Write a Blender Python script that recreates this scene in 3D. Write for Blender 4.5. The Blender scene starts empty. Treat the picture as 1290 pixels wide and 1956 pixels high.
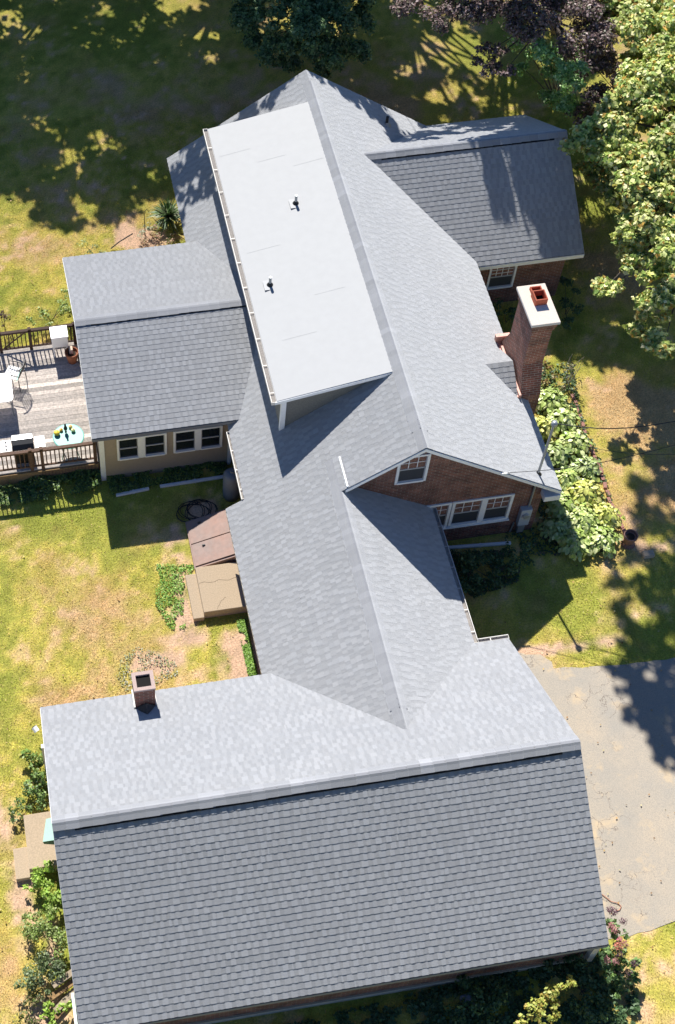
import bpy, bmesh, math, random
import numpy as np
from mathutils import Vector, Matrix
sc = bpy.context.scene
COL = sc.collection
R_ = math.radians
random.seed(7)
RNG = np.random.RandomState(11)

# ------------------------------------------------------------------ camera
CAM = (-9.232, -12.854, 34.399); PITCH = 0.62; YAW = -0.164; FPX = 2941.386; PPX, PPY = -291.54, -80.18
cd = bpy.data.cameras.new('camera'); cam = bpy.data.objects.new('camera', cd); COL.objects.link(cam)
cam.location = CAM; cam.rotation_euler = (PITCH, 0, YAW)
cd.sensor_fit = 'VERTICAL'; cd.sensor_height = 36.0; cd.lens = FPX / 1956 * 36
cd.shift_x = -PPX / 1956; cd.shift_y = PPY / 1956
cd.clip_start = 0.1; cd.clip_end = 2000
sc.camera = cam
# ------------------------------------------------------------------ light
SUN_EL = R_(47.0); SUN_AZ = math.atan2(-0.062, 0.93)
w = bpy.data.worlds.new('World'); sc.world = w; w.use_nodes = True
nt = w.node_tree; nt.nodes.clear()
sky = nt.nodes.new('ShaderNodeTexSky'); sky.sky_type = 'NISHITA'; sky.sun_disc = False
sky.sun_elevation = SUN_EL; sky.sun_rotation = SUN_AZ; sky.dust_density = 0.2; sky.ozone_density = 5.0
bg = nt.nodes.new('ShaderNodeBackground'); bg.inputs['Strength'].default_value = 0.05
wo = nt.nodes.new('ShaderNodeOutputWorld')
vmul = nt.nodes.new('ShaderNodeVectorMath'); vmul.operation = 'MULTIPLY'; vmul.inputs[1].default_value = (0.80, 0.95, 1.15)
nt.links.new(sky.outputs[0], vmul.inputs[0]); nt.links.new(vmul.outputs[0], bg.inputs[0]); nt.links.new(bg.outputs[0], wo.inputs[0])
sd = bpy.data.lights.new('sun', 'SUN'); sd.energy = 5.0; sd.angle = R_(0.53); sd.color = (1.0, 0.965, 0.905)
so = bpy.data.objects.new('sun', sd); COL.objects.link(so)
sv = Vector((-0.062, 0.93, 1.0)).normalized()
so.rotation_euler = sv.to_track_quat('Z', 'Y').to_euler(); so.location = (0, 30, 30)
sc.view_settings.view_transform = 'Standard'; sc.view_settings.look = 'None'
sc.view_settings.exposure = 1.08; sc.view_settings.gamma = 1.0

# ------------------------------------------------------------------ helpers
_c, _s = math.cos, math.sin
RC = Matrix.Rotation(YAW, 3, 'Z') @ Matrix.Rotation(PITCH, 3, 'X')
def at(u, v, z=0.0):
    """world point at height z seen at photo pixel (u,v)"""
    d = RC @ Vector(((u - 645 - PPX) / FPX, -(v - 978 - PPY) / FPX, -1.0))
    t = (z - CAM[2]) / d.z
    return Vector((CAM[0] + t * d.x, CAM[1] + t * d.y, z))
MATS = {}
def mat(name, col, rough=0.8, var=0.0, scale=6.0, attr=False, bump=0.0, bscale=60.0, metal=0.0, trans=0.0, spec=0.3, col2=None, detail=4.0, hue=0.0):
    if name in MATS: return MATS[name]
    m = bpy.data.materials.new(name); m.use_nodes = True; n = m.node_tree; b = n.nodes['Principled BSDF']
    b.inputs['Roughness'].default_value = rough; b.inputs['Metallic'].default_value = metal
    b.inputs['Specular IOR Level'].default_value = spec
    if rough >= .8: b.inputs['Diffuse Roughness'].default_value = 1.0
    tc = n.nodes.new('ShaderNodeTexCoord')
    base = n.nodes.new('ShaderNodeRGB'); base.outputs[0].default_value = (*col, 1); out = base.outputs[0]
    if attr:
        a = n.nodes.new('ShaderNodeAttribute'); a.attribute_name = 'Col'; out = a.outputs['Color']
    if col2 or var:
        nz = n.nodes.new('ShaderNodeTexNoise'); nz.inputs['Scale'].default_value = scale; nz.inputs['Detail'].default_value = detail
        nz.inputs['Roughness'].default_value = 0.65
        n.links.new(tc.outputs['Object'], nz.inputs['Vector'])
        rp = n.nodes.new('ShaderNodeMapRange'); rp.inputs[1].default_value = 0.3; rp.inputs[2].default_value = 0.7
        n.links.new(nz.outputs['Fac'], rp.inputs[0])
        if col2:
            mx = n.nodes.new('ShaderNodeMix'); mx.data_type = 'RGBA'
            n.links.new(rp.outputs[0], mx.inputs[0]); n.links.new(out, mx.inputs[6]); mx.inputs[7].default_value = (*col2, 1); out = mx.outputs[2]
        if var:
            mr = n.nodes.new('ShaderNodeMapRange'); mr.inputs[1].default_value = 0.25; mr.inputs[2].default_value = 0.75
            mr.inputs[3].default_value = 1 - var; mr.inputs[4].default_value = 1 + var
            nz2 = n.nodes.new('ShaderNodeTexNoise'); nz2.inputs['Scale'].default_value = scale * 3.7; nz2.inputs['Detail'].default_value = detail
            n.links.new(tc.outputs['Object'], nz2.inputs['Vector'])
            n.links.new(nz2.outputs['Fac'], mr.inputs[0])
            vm = n.nodes.new('ShaderNodeVectorMath'); vm.operation = 'SCALE'
            n.links.new(out, vm.inputs[0]); n.links.new(mr.outputs[0], vm.inputs['Scale']); out = vm.outputs[0]
    n.links.new(out, b.inputs['Base Color'])
    if bump:
        bn = n.nodes.new('ShaderNodeTexNoise'); bn.inputs['Scale'].default_value = bscale; bn.inputs['Detail'].default_value = 3
        n.links.new(tc.outputs['Object'], bn.inputs['Vector'])
        bp = n.nodes.new('ShaderNodeBump'); bp.inputs['Strength'].default_value = bump; bp.inputs['Distance'].default_value = 0.02
        n.links.new(bn.outputs['Fac'], bp.inputs['Height']); n.links.new(bp.outputs[0], b.inputs['Normal'])
    if trans:
        tr = n.nodes.new('ShaderNodeBsdfTranslucent'); n.links.new(out, tr.inputs[0])
        ms = n.nodes.new('ShaderNodeMixShader'); ms.inputs[0].default_value = trans
        o = n.nodes['Material Output']; n.links.new(b.outputs[0], ms.inputs[1]); n.links.new(tr.outputs[0], ms.inputs[2]); n.links.new(ms.outputs[0], o.inputs[0])
    MATS[name] = m
    return m
def brick_mat(name, c1, c2, mortar, bw=0.2, bh=0.067, bump=0.6, var=0.35):
    m = bpy.data.materials.new(name); m.use_nodes = True; n = m.node_tree; b = n.nodes['Principled BSDF']; b.inputs['Roughness'].default_value = 0.9
    uv = n.nodes.new('ShaderNodeUVMap'); uv.uv_map = 'UVMap'
    bt = n.nodes.new('ShaderNodeTexBrick'); bt.inputs['Scale'].default_value = 1.0
    bt.inputs['Brick Width'].default_value = bw; bt.inputs['Row Height'].default_value = bh; bt.inputs['Mortar Size'].default_value = 0.007
    bt.inputs['Color1'].default_value = (*c1, 1); bt.inputs['Color2'].default_value = (*c2, 1); bt.inputs['Mortar'].default_value = (*mortar, 1)
    n.links.new(uv.outputs[0], bt.inputs['Vector'])
    nz = n.nodes.new('ShaderNodeTexNoise'); nz.inputs['Scale'].default_value = 3.0; nz.inputs['Detail'].default_value = 6
    n.links.new(uv.outputs[0], nz.inputs['Vector'])
    mr = n.nodes.new('ShaderNodeMapRange'); mr.inputs[1].default_value = .3; mr.inputs[2].default_value = .7; mr.inputs[3].default_value = 1 - var; mr.inputs[4].default_value = 1 + var
    n.links.new(nz.outputs['Fac'], mr.inputs[0])
    vm = n.nodes.new('ShaderNodeVectorMath'); vm.operation = 'SCALE'; n.links.new(bt.outputs['Color'], vm.inputs[0]); n.links.new(mr.outputs[0], vm.inputs['Scale'])
    n.links.new(vm.outputs[0], b.inputs['Base Color'])
    bp = n.nodes.new('ShaderNodeBump'); bp.inputs['Strength'].default_value = bump; bp.inputs['Distance'].default_value = 0.008; bp.invert = True
    n.links.new(bt.outputs['Fac'], bp.inputs['Height']); n.links.new(bp.outputs[0], b.inputs['Normal'])
    MATS[name] = m
    return m

class MB:
    """mesh builder: boxes, quads, tubes -> ONE mesh object"""
    def __init__(s): s.v = []; s.f = []; s.uv = []; s.c = []; s.usec = False
    def quad(s, pts, uvs=None, col=None):
        i = len(s.v); s.v += [tuple(p) for p in pts]; s.f.append(tuple(range(i, i + len(pts))))
        s.uv.append(uvs if uvs else [(0, 0)] * len(pts)); s.c.append(col or (1, 1, 1))
        if col: s.usec = True
    def wallquad(s, pts):
        """flat polygon with metre UVs: u horizontal, v up"""
        P = [Vector(p) for p in pts]; n = (P[1] - P[0]).cross(P[2] - P[0]).normalized()
        h = Vector((0, 0, 1)).cross(n)
        h = h.normalized() if h.length > 1e-3 else Vector((1, 0, 0)); up = n.cross(h)
        s.quad(P, [(p.dot(h), p.dot(up)) for p in P])
    def box(s, a, b, M=None, col=None):
        x0, y0, z0 = a; x1, y1, z1 = b
        c = [Vector((x, y, z)) for x in (x0, x1) for y in (y0, y1) for z in (z0, z1)]
        if M: c = [M @ p for p in c]
        for f in ((0, 1, 3, 2), (4, 6, 7, 5), (0, 4, 5, 1), (2, 3, 7, 6), (0, 2, 6, 4), (1, 5, 7, 3)):
            pts = [c[i] for i in f]
            if col: s.quad(pts, None, col)
            else: s.wallquad(pts)
    def frame(s, O, U, V, N, a, b, col=None):
        """box in a local frame: a,b = (u,v,n) limits"""
        M = Matrix((U, V, N)).transposed().to_4x4(); M.translation = O
        s.box(a, b, M, col)
    def tube(s, pts, r, n=8, col=None, cap=True, r2=None):
        pts = [Vector(p) for p in pts]; rings = []
        for i, p in enumerate(pts):
            t = (pts[min(i + 1, len(pts) - 1)] - pts[max(i - 1, 0)]).normalized()
            a = t.cross(Vector((0, 0, 1)))
            if a.length < 1e-3: a = Vector((1, 0, 0))
            a.normalize(); b = t.cross(a)
            rr = r if r2 is None else r + (r2 - r) * i / max(1, len(pts) - 1)
            rings.append([p + rr * (a * _c(2 * math.pi * k / n) + b * _s(2 * math.pi * k / n)) for k in range(n)])
        for i in range(len(rings) - 1):
            for k in range(n):
                s.quad([rings[i][k], rings[i][(k + 1) % n], rings[i + 1][(k + 1) % n], rings[i + 1][k]], None, col)
        if cap: s.quad(rings[0][::-1], None, col); s.quad(rings[-1], None, col)
    def lathe(s, c, prof, n=20, col=None):
        c = Vector(c); rings = [[c + Vector((r * _c(2 * math.pi * k / n), r * _s(2 * math.pi * k / n), z)) for k in range(n)] for r, z in prof]
        for i in range(len(rings) - 1):
            for k in range(n):
                s.quad([rings[i][k], rings[i][(k + 1) % n], rings[i + 1][(k + 1) % n], rings[i + 1][k]], None, col)
    def build(s, name, m, parent=None, smooth=False, bevel=0.0):
        me = bpy.data.meshes.new(name); me.from_pydata(s.v, [], s.f)
        ul = me.uv_layers.new(name='UVMap'); fl = [c for f in s.uv for u in f for c in (u[0], u[1])]
        ul.data.foreach_set('uv', fl)
        if s.usec:
            ca = me.color_attributes.new('Col', 'FLOAT_COLOR', 'CORNER')
            arr = []
            for f, c in zip(s.f, s.c): arr += [c[0], c[1], c[2], 1.0] * len(f)
            ca.data.foreach_set('color', arr)
        me.materials.append(m)
        if smooth:
            bm = bmesh.new(); bm.from_mesh(me); bmesh.ops.remove_doubles(bm, verts=bm.verts, dist=1e-5); bm.to_mesh(me); bm.free()
            me.polygons.foreach_set('use_smooth', [True] * len(me.polygons))
        o = bpy.data.objects.new(name, me); COL.objects.link(o)
        if parent: o.parent = parent; o.matrix_parent_inverse = parent.matrix_world.inverted()
        if bevel:
            bm = bmesh.new(); bm.from_mesh(me); bmesh.ops.remove_doubles(bm, verts=bm.verts, dist=1e-5); bm.to_mesh(me); bm.free()
            bv = o.modifiers.new('bevel', 'BEVEL'); bv.width = bevel; bv.segments = 2; bv.limit_method = 'ANGLE'
        return o
def tag(o, label=None, cat=None, group=None, kind=None):
    if label: o['label'] = label
    if cat: o['category'] = cat
    if group: o['group'] = group
    if kind: o['kind'] = kind
    return o
def empty(name, loc, label, cat, group=None):
    o = bpy.data.objects.new(name, None); COL.objects.link(o); o.location = loc; o.empty_display_size = 0.3
    bpy.context.view_layer.update()
    return tag(o, label, cat, group)
def fast_mesh(name, V, F, C, m, parent=None, n=4):
    """numpy soup: V (k*n,3), colours per vertex"""
    me = bpy.data.meshes.new(name); k = len(V) // n
    me.vertices.add(len(V)); me.vertices.foreach_set('co', np.asarray(V, np.float32).ravel())
    me.loops.add(len(V)); me.loops.foreach_set('vertex_index', np.arange(len(V), dtype=np.int32))
    me.polygons.add(k); me.polygons.foreach_set('loop_start', np.arange(0, len(V), n, dtype=np.int32)); me.polygons.foreach_set('loop_total', np.full(k, n, np.int32))
    ca = me.color_attributes.new('Col', 'FLOAT_COLOR', 'POINT')
    ca.data.foreach_set('color', np.concatenate([np.asarray(C, np.float32), np.ones((len(V), 1), np.float32)], 1).ravel())
    me.update(); me.validate(); me.materials.append(m)
    o = bpy.data.objects.new(name, me); COL.objects.link(o)
    if parent: o.parent = parent; o.matrix_parent_inverse = parent.matrix_world.inverted()
    return o
def vnoise(x, y, scale, seed, octs=4):
    r = np.zeros_like(x); amp = 1.0; tot = 0
    for o in range(octs):
        rs = np.random.RandomState(seed + o * 17); T = rs.rand(256, 256)
        X = x / scale * 2 ** o + 57.3; Y = y / scale * 2 ** o + 91.7
        xi = np.floor(X).astype(int); yi = np.floor(Y).astype(int); fx = X - xi; fy = Y - yi
        fx = fx * fx * (3 - 2 * fx); fy = fy * fy * (3 - 2 * fy)
        a = T[xi % 256, yi % 256]; b = T[(xi + 1) % 256, yi % 256]; c = T[xi % 256, (yi + 1) % 256]; d = T[(xi + 1) % 256, (yi + 1) % 256]
        r += amp * ((a * (1 - fx) + b * fx) * (1 - fy) + (c * (1 - fx) + d * fx) * fy); tot += amp; amp *= 0.55
    return r / tot

# ------------------------------------------------------------------ materials
M_sh = mat('shingle', (0.3, 0.3, 0.31), 0.9, var=0.07, scale=14, attr=True, bump=0.35, bscale=130, spec=0.2)
M_sh.node_tree.nodes['Principled BSDF'].inputs['Diffuse Roughness'].default_value = 1.0; M_sh.node_tree.nodes['Principled BSDF'].inputs['Sheen Weight'].default_value = 0.8; M_sh.node_tree.nodes['Principled BSDF'].inputs['Sheen Roughness'].default_value = 0.55; M_sh.node_tree.nodes['Principled BSDF'].inputs['Sheen Tint'].default_value = (.93, .96, 1, 1)
M_board = mat('roof_board', (0.2, 0.2, 0.2), 0.9)
M_white = mat('white_trim', (0.72, 0.73, 0.74), 0.55, var=0.06, scale=3)
M_gut = mat('gutter_white', (0.58, 0.56, 0.53), 0.5, var=0.12, scale=4)
M_gutin = mat('gutter_inside', (0.36, 0.33, 0.30), 0.8, var=0.3, scale=8)
M_mem = mat('roof_membrane', (0.30, 0.305, 0.31), 0.75, var=0.025, scale=1.2)
M_brick = brick_mat('brick_dark', (0.20, 0.075, 0.05), (0.11, 0.045, 0.035), (0.22, 0.19, 0.16))
M_brick2 = brick_mat('brick_chimney', (0.24, 0.075, 0.05), (0.13, 0.05, 0.04), (0.30, 0.25, 0.21))
M_bricko = brick_mat('brick_orange', (0.26, 0.13, 0.06), (0.17, 0.09, 0.05), (0.24, 0.2, 0.16))
M_stone = mat('cap_concrete', (0.74, 0.67, 0.59), 0.9, var=0.12, scale=12, bump=0.3)
M_flue = mat('flue_clay', (0.48, 0.12, 0.06), 0.8, var=0.15, scale=9)
M_copper = mat('copper_flashing', (0.42, 0.24, 0.20), 0.5, var=0.25, scale=7, metal=0.3)
M_throat = mat('throat_black', (0.015, 0.013, 0.012), 1.0)  # near-black plug inside the flues
M_glass = mat('window_glass', (0.012, 0.016, 0.022), 0.08, spec=0.6)
M_screen = mat('window_screen', (0.035, 0.04, 0.05), 0.6)
M_clap = mat('tan_clapboard', (0.31, 0.255, 0.19), 0.75, var=0.07, scale=4)
M_greysiding = mat('grey_siding', (0.22, 0.205, 0.17), 0.8, var=0.18, scale=6)
M_conc = mat('stoop_concrete', (0.50, 0.40, 0.28), 0.95, var=0.16, scale=9, bump=0.4, bscale=90)
M_rust = mat('rusty_steel', (0.22, 0.17, 0.15), 0.7, col2=(0.27, 0.165, 0.13), scale=2.2, var=0.12, detail=7)
M_metal = mat('grey_metal', (0.30, 0.32, 0.34), 0.45, metal=0.5)
M_steel = mat('brushed_steel', (0.55, 0.56, 0.58), 0.35, metal=0.7)
M_black = mat('black_plastic', (0.02, 0.02, 0.022), 0.5)
M_vent = mat('vent_shadow_black', (0.012, 0.012, 0.016), 0.9)  # black of the vent and of the shadow line drawn below the caps
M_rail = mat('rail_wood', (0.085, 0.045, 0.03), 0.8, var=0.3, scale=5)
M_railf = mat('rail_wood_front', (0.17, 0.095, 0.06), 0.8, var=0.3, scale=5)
M_wplastic = mat('white_plastic', (0.80, 0.81, 0.82), 0.4)
M_green = mat('green_table', (0.13, 0.35, 0.30), 0.45, var=0.05, scale=3)
M_terra = mat('terracotta', (0.36, 0.13, 0.06), 0.8, var=0.2, scale=8)
M_soil = mat('soil', (0.05, 0.035, 0.025), 1.0, var=0.4, scale=15)
M_leaf = mat('leaf', (0.1, 0.15, 0.03), 0.5, attr=True, trans=0.32, spec=0.35)
M_hosta = mat('hosta_leaf', (0.1, 0.15, 0.03), 0.38, attr=True, trans=0.18, spec=0.45)
M_bark = mat('bark', (0.10, 0.08, 0.065), 0.95, var=0.35, scale=10, bump=0.6, bscale=25)
M_grass = mat('grass_blade', (0.2, 0.2, 0.05), 0.7, attr=True, trans=0.25, spec=0.1)
M_grey = mat('grey_tank', (0.17, 0.185, 0.21), 0.5, var=0.08, scale=4)
M_wire = mat('wire', (0.03, 0.03, 0.03), 0.7)
M_lumber = mat('old_lumber', (0.32, 0.20, 0.09), 0.85, var=0.3, scale=6)
M_palegreen = mat('pale_green', (0.22, 0.36, 0.29), 0.5, var=0.06, scale=5)
M_gwhite = mat('mint_post', (0.62, 0.74, 0.68), 0.5)
M_hose = mat('orange_cord', (0.40, 0.17, 0.10), 0.6)

# ------------------------------------------------------------------ ground
X0, X1, Y0, Y1 = -16.0, 22.0, -9.0, 42.0
def seg_blob(x, y, cx, cy, rx, ry, a=0.0):
    dx = x - cx; dy = y - cy; ca, sa = _c(a), _s(a)
    u = (dx * ca + dy * sa) / rx; v = (-dx * sa + dy * ca) / ry
    return np.clip(1.25 - np.sqrt(u * u + v * v), 0, 1)
def ground_fields(x, y):
    n1 = vnoise(x, y, 3.2, 3, 5); n2 = vnoise(x, y, 0.8, 21, 4); n3 = vnoise(x, y, 0.22, 40, 3)
    dry = np.clip((n1 - 0.30) * 2.0 + (n2 - 0.5) * 1.3 + (n3 - .5) * .8, 0, 1)
    # parched band right of the hosta bed and brown lawn beside the garage
    dry = np.clip(dry + 0.75 * seg_blob(x, y, 7.6, 11.2, 2.0, 2.4) + 0.5 * seg_blob(x, y, -8.6, 4.6, 2.2, 1.3) + 0.28 * seg_blob(x, y, -8.6, 7.5, 2.6, 2.6) + 0.45 * seg_blob(x, y, 3.6, -5.0, 2, 2) + 0.4*seg_blob(x, y, -11.3, -1.5, .8, 4.0)
                  + 0.6 * seg_blob(x, y, 3.0, 24, 4.5, 5) , 0, 1)
    dry = dry * (1 - 0.7 * seg_blob(x, y, 4.0, 5.6, 2.6, 1.6)) * (1 - 0.6 * seg_blob(x, y, -6.0, 7.2, .8, 1.0))
    dirt = np.zeros_like(x)
    for cx, cy, rx, ry in ((-5.95, 7.2, .38, 1.3), (-5.9, 6.15, .5, .35), (-4.75, 5.4, .75, 1.1), (-6.9, 5.6, .9, .35), (-11.35, 1.7, .75, .95), (-10.9, .2, .5, 1.3),
                           (-10.3, -.9, .25, .8), (7.05, 6.9, .9, .35), (5.0, 12.9, 1.1, .8), (3.4, 4.35, 1.7, .22), (-5.9, 9.3, .5, .8), (-4.9, 10.0, .9, .7), (-5.1, 20.2, 1.3, .7), (-10.6, -2.6, .6, .5)):
        dirt = np.maximum(dirt, seg_blob(x, y, cx, cy, rx, ry))
    dirt = np.clip((dirt - 0.25 + (n2 - .5) * 1.5 + (n3 - .5) * 1.2) * 1.8, 0, 1)
    return dry, dirt, n2, n3
def ground_col(x, y):
    dry, dirt, n2, n3 = ground_fields(x, y)
    g = np.array([0.31, 0.33, 0.06]); t = np.array([0.53, 0.38, 0.19]); yl = np.array([0.49, 0.43, 0.095]); d = np.array([0.58, 0.41, 0.28])
    a = np.clip(dry * 2, 0, 1)[..., None]; b = np.clip(dry * 2 - 1, 0, 1)[..., None]
    c = g * (1 - a) + yl * a; c = c * (1 - b) + t * b
    c = c * (1 - dirt[..., None]) + d * dirt[..., None]
    rs_ = np.clip((vnoise(x, y, 1.1, 131, 4) - .56) * 6, 0, 1)[..., None] * (1 - dirt[..., None]); c = c * (1 - .35 * rs_) + np.array([.48, .30, .13]) * .35 * rs_
    return c * (0.75 + 0.5 * n3[..., None]), dirt
gs = 0.12
nx = int((X1 - X0) / gs); ny = int((Y1 - Y0) / gs)
gx, gy = np.meshgrid(np.linspace(X0, X1, nx), np.linspace(Y0, Y1, ny), indexing='ij')
gc, gd = ground_col(gx, gy)
gz = (vnoise(gx, gy, 1.5, 77, 3) - 0.5) * 0.016 - 0.006
gc[0, :] = gc[-1, :] = (0.33, 0.31, 0.08); gc[:, 0] = gc[:, -1] = (0.33, 0.31, 0.08)
gz[0, :] = gz[-1, :] = -0.02; gz[:, 0] = gz[:, -1] = -0.02
V = np.stack([gx, gy, gz], -1).reshape(-1, 3)
ii, jj = np.meshgrid(np.arange(nx - 1), np.arange(ny - 1), indexing='ij'); i0 = (ii * ny + jj).ravel()
F = np.stack([i0, i0 + ny, i0 + ny + 1, i0 + 1], 1)
far = [(-600, -600, -.02), (600, -600, -.02), (600, 600, -.02), (-600, 600, -.02)]
nb = len(V); c4 = [0, (nx - 1) * ny, nx * ny - 1, ny - 1]
bottom = [i * ny for i in range(nx)]; right = [(nx - 1) * ny + j for j in range(ny)]; top = [i * ny + ny - 1 for i in range(nx - 1, -1, -1)]; left = [j for j in range(ny - 1, -1, -1)]
me = bpy.data.meshes.new('lawn')
faces = F.tolist() + [[nb, nb + 1] + bottom[::-1], [nb + 1, nb + 2] + right[::-1], [nb + 2, nb + 3] + top[::-1], [nb + 3, nb] + left[::-1]]
me.from_pydata(V.tolist() + far, [], faces)
ca = me.color_attributes.new('Col', 'FLOAT_COLOR', 'POINT')
cc = np.ones((len(me.vertices), 4), np.float32); cc[:nb, :3] = gc.reshape(-1, 3); cc[nb:, :3] = (0.33, 0.31, 0.08); ca.data.foreach_set('color', cc.ravel())
me.materials.append(mat('lawn_soil', (0.2, 0.2, 0.05), 0.95, attr=True, var=0.35, scale=6, bump=0.9, bscale=22, spec=0.1, detail=8))
lawn = bpy.data.objects.new('lawn', me); COL.objects.link(lawn); tag(lawn, kind='structure')

# driveway: asphalt sheet with weathered edge
def sheet(name, outline, z, m, thick=0.0):
    bm = bmesh.new(); vs = [bm.verts.new((p[0], p[1], z)) for p in outline]; f = bm.faces.new(vs)
    if f.normal.z < 0: f.normal_flip()
    bm.normal_update(); bmesh.ops.triangulate(bm, faces=bm.faces[:]); me = bpy.data.meshes.new(name); bm.to_mesh(me); bm.free(); me.materials.append(m)
    o = bpy.data.objects.new(name, me); COL.objects.link(o); return tag(o, kind='structure')
def wob(pts, amp, step=0.25, seed=1):
    rs = random.Random(seed); out = []
    for a, b in zip(pts, pts[1:] + pts[:1]):
        L = math.dist(a, b); n = max(1, int(min(L, 14) / step))
        for k in range(n):
            t = k / n; out.append((a[0] + (b[0] - a[0]) * t + rs.uniform(-amp, amp), a[1] + (b[1] - a[1]) * t + rs.uniform(-amp, amp)))
    return out
def drive_mat():
    m = bpy.data.materials.new('asphalt'); m.use_nodes = True; n = m.node_tree; b = n.nodes['Principled BSDF']; b.inputs['Roughness'].default_value = 0.9
    tc = n.nodes.new('ShaderNodeTexCoord')
    def noise(s, d=6, r=.6):
        z = n.nodes.new('ShaderNodeTexNoise'); z.inputs['Scale'].default_value = s; z.inputs['Detail'].default_value = d; z.inputs['Roughness'].default_value = r; n.links.new(tc.outputs['Object'], z.inputs['Vector']); return z
    def mix(f, a, c):
        x = n.nodes.new('ShaderNodeMix'); x.data_type = 'RGBA'; n.links.new(f, x.inputs[0])
        for s, v in ((6, a), (7, c)):
            if isinstance(v, tuple): x.inputs[s].default_value = (*v, 1)
            else: n.links.new(v, x.inputs[s])
        return x.outputs[2]
    def rng(o, a, c, lo=0, hi=1):
        r = n.nodes.new('ShaderNodeMapRange'); r.inputs[1].default_value = a; r.inputs[2].default_value = c; r.inputs[3].default_value = lo; r.inputs[4].default_value = hi; n.links.new(o, r.inputs[0]); return r.outputs[0]
    base = mix(rng(noise(.7).outputs['Fac'], .35, .65), (0.275, 0.25, 0.21), (0.355, 0.295, 0.22))
    base = mix(rng(noise(45, 4).outputs['Fac'], .4, .75), base, (0.20, 0.185, 0.16))
    base = mix(rng(noise(1.1, 7).outputs['Fac'], .56, .70), base, (0.42, 0.32, 0.20))
    vo = n.nodes.new('ShaderNodeTexVoronoi'); vo.feature = 'DISTANCE_TO_EDGE'; vo.inputs['Scale'].default_value = 2.1
    nz = noise(3.0, 5); vm = n.nodes.new('ShaderNodeVectorMath'); vm.operation = 'MULTIPLY_ADD'; vm.inputs[1].default_value = (.5, .5, .5)
    n.links.new(nz.outputs['Color'], vm.inputs[0]); n.links.new(tc.outputs['Object'], vm.inputs[2]); n.links.new(vm.outputs[0], vo.inputs['Vector'])
    cr = rng(vo.outputs['Distance'], 0.004, 0.016, 1, 0); msk = rng(noise(.55, 3).outputs['Fac'], .50, .58)
    mul = n.nodes.new('ShaderNodeMath'); mul.operation = 'MULTIPLY'; n.links.new(cr, mul.inputs[0]); n.links.new(msk, mul.inputs[1])
    base = mix(mul.outputs[0], base, (0.13, 0.105, 0.085))
    n.links.new(base, b.inputs['Base Color'])
    bp = n.nodes.new('ShaderNodeBump'); bp.inputs['Strength'].default_value = .35; bp.inputs['Distance'].default_value = .01; n.links.new(noise(90, 3).outputs['Fac'], bp.inputs['Height']); n.links.new(bp.outputs[0], b.inputs['Normal'])
    return m
P = [at(*q) for q in ((930, 1262), (985, 1246), (1030, 1250), (1052, 1262), (1058, 1278), (1110, 1274), (1180, 1270), (1290, 1256))]
Q = [at(*q) for q in ((1290, 1757), (1240, 1778), (1200, 1787), (1188, 1787))]
drive_out = [(p.x, p.y) for p in P] + [(9, 3.3), (30, 2.6), (30, -4.2), (9, -3.6)] + [(q.x, q.y) for q in Q] + [(1.2, -3.1), (1.2, 4.3)]
drive = sheet('driveway', wob(drive_out, 0.035), 0.006, drive_mat())
def in_poly(x, y, poly):
    r = np.zeros(x.shape, bool); n = len(poly)
    for i in range(n):
        x1, y1 = poly[i]; x2, y2 = poly[(i + 1) % n]
        c = ((y1 > y) != (y2 > y)) & (x < (x2 - x1) * (y - y1) / (y2 - y1 + 1e-12) + x1); r ^= c
    return r

# ------------------------------------------------------------------ the house
house = empty('house', (0, 0, 0), 'brick and clapboard house with grey shingled roofs, white flat dormer and attached garage', 'house')
EXP = 0.1437
HMAIN = 4.826; S = 0.68945
def zl(x): return HMAIN - S * abs(x)
TINT = {'n': (1, 1, 1)}
def shingle_col(lo=0.265, hi=0.355, warm=0.0):
    k = random.random(); g = lo + (hi - lo) * k ** 0.9
    w_ = random.uniform(-.006, .006)
    return (g * (.99 + w_), g * (1.0), g * (1.025 - w_))
def shingles(mb, O, U, Vv, N, Slen, spans, seed=0):
    """architectural shingles laid on a slope. spans(v) -> list of (u0,u1)"""
    random.seed(seed); O = Vector(O)
    n = int(Slen / EXP) + 1
    def slab(u0, u1, v0, v1, h0, h1, col):
        if u1 - u0 < 0.004: return
        a = O + U * u0 + Vv * v0; b = O + U * u1 + Vv * v0; c = O + U * u1 + Vv * v1; d = O + U * u0 + Vv * v1
        ta, tb, tc, td = a + N * h0, b + N * h0, c + N * h1, d + N * h1
        mb.quad([ta, tb, tc, td], None, col); mb.quad([a, b, tb, ta], None, col)
        mb.quad([b, c, tc, tb], None, col); mb.quad([d, a, ta, td], None, col)
    for k in range(n):
        v0 = k * EXP; v1 = min(v0 + EXP + 0.03, Slen)
        if v0 >= Slen - 0.01: break
        for (a, b) in spans(v0 + EXP / 2):
            u = a - random.uniform(0, .9)
            while u < b:                              # 1 m strips
                L = random.uniform(.9, 1.0); base = random.uniform(-.010, .010)
                c = shingle_col(0.262, 0.28)
                slab(max(u, a), min(u + L - .002, b), v0 + 0.002, v1, 0.0082, 0.001, tuple(q + base for q in c))
                t = u + random.uniform(0, .1)
                while t < u + L:                      # dragon teeth
                    wd = random.uniform(.075, .15); gap = random.uniform(.05, .12)
                    c = shingle_col(0.288, 0.342)
                    slab(max(t, a), min(t + wd, u + L - .002, b), v0 - .003 + random.uniform(-.002, .002), v1, 0.0108, 0.002, tuple(q + base for q in c))
                    t += wd + gap
                u += L
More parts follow.
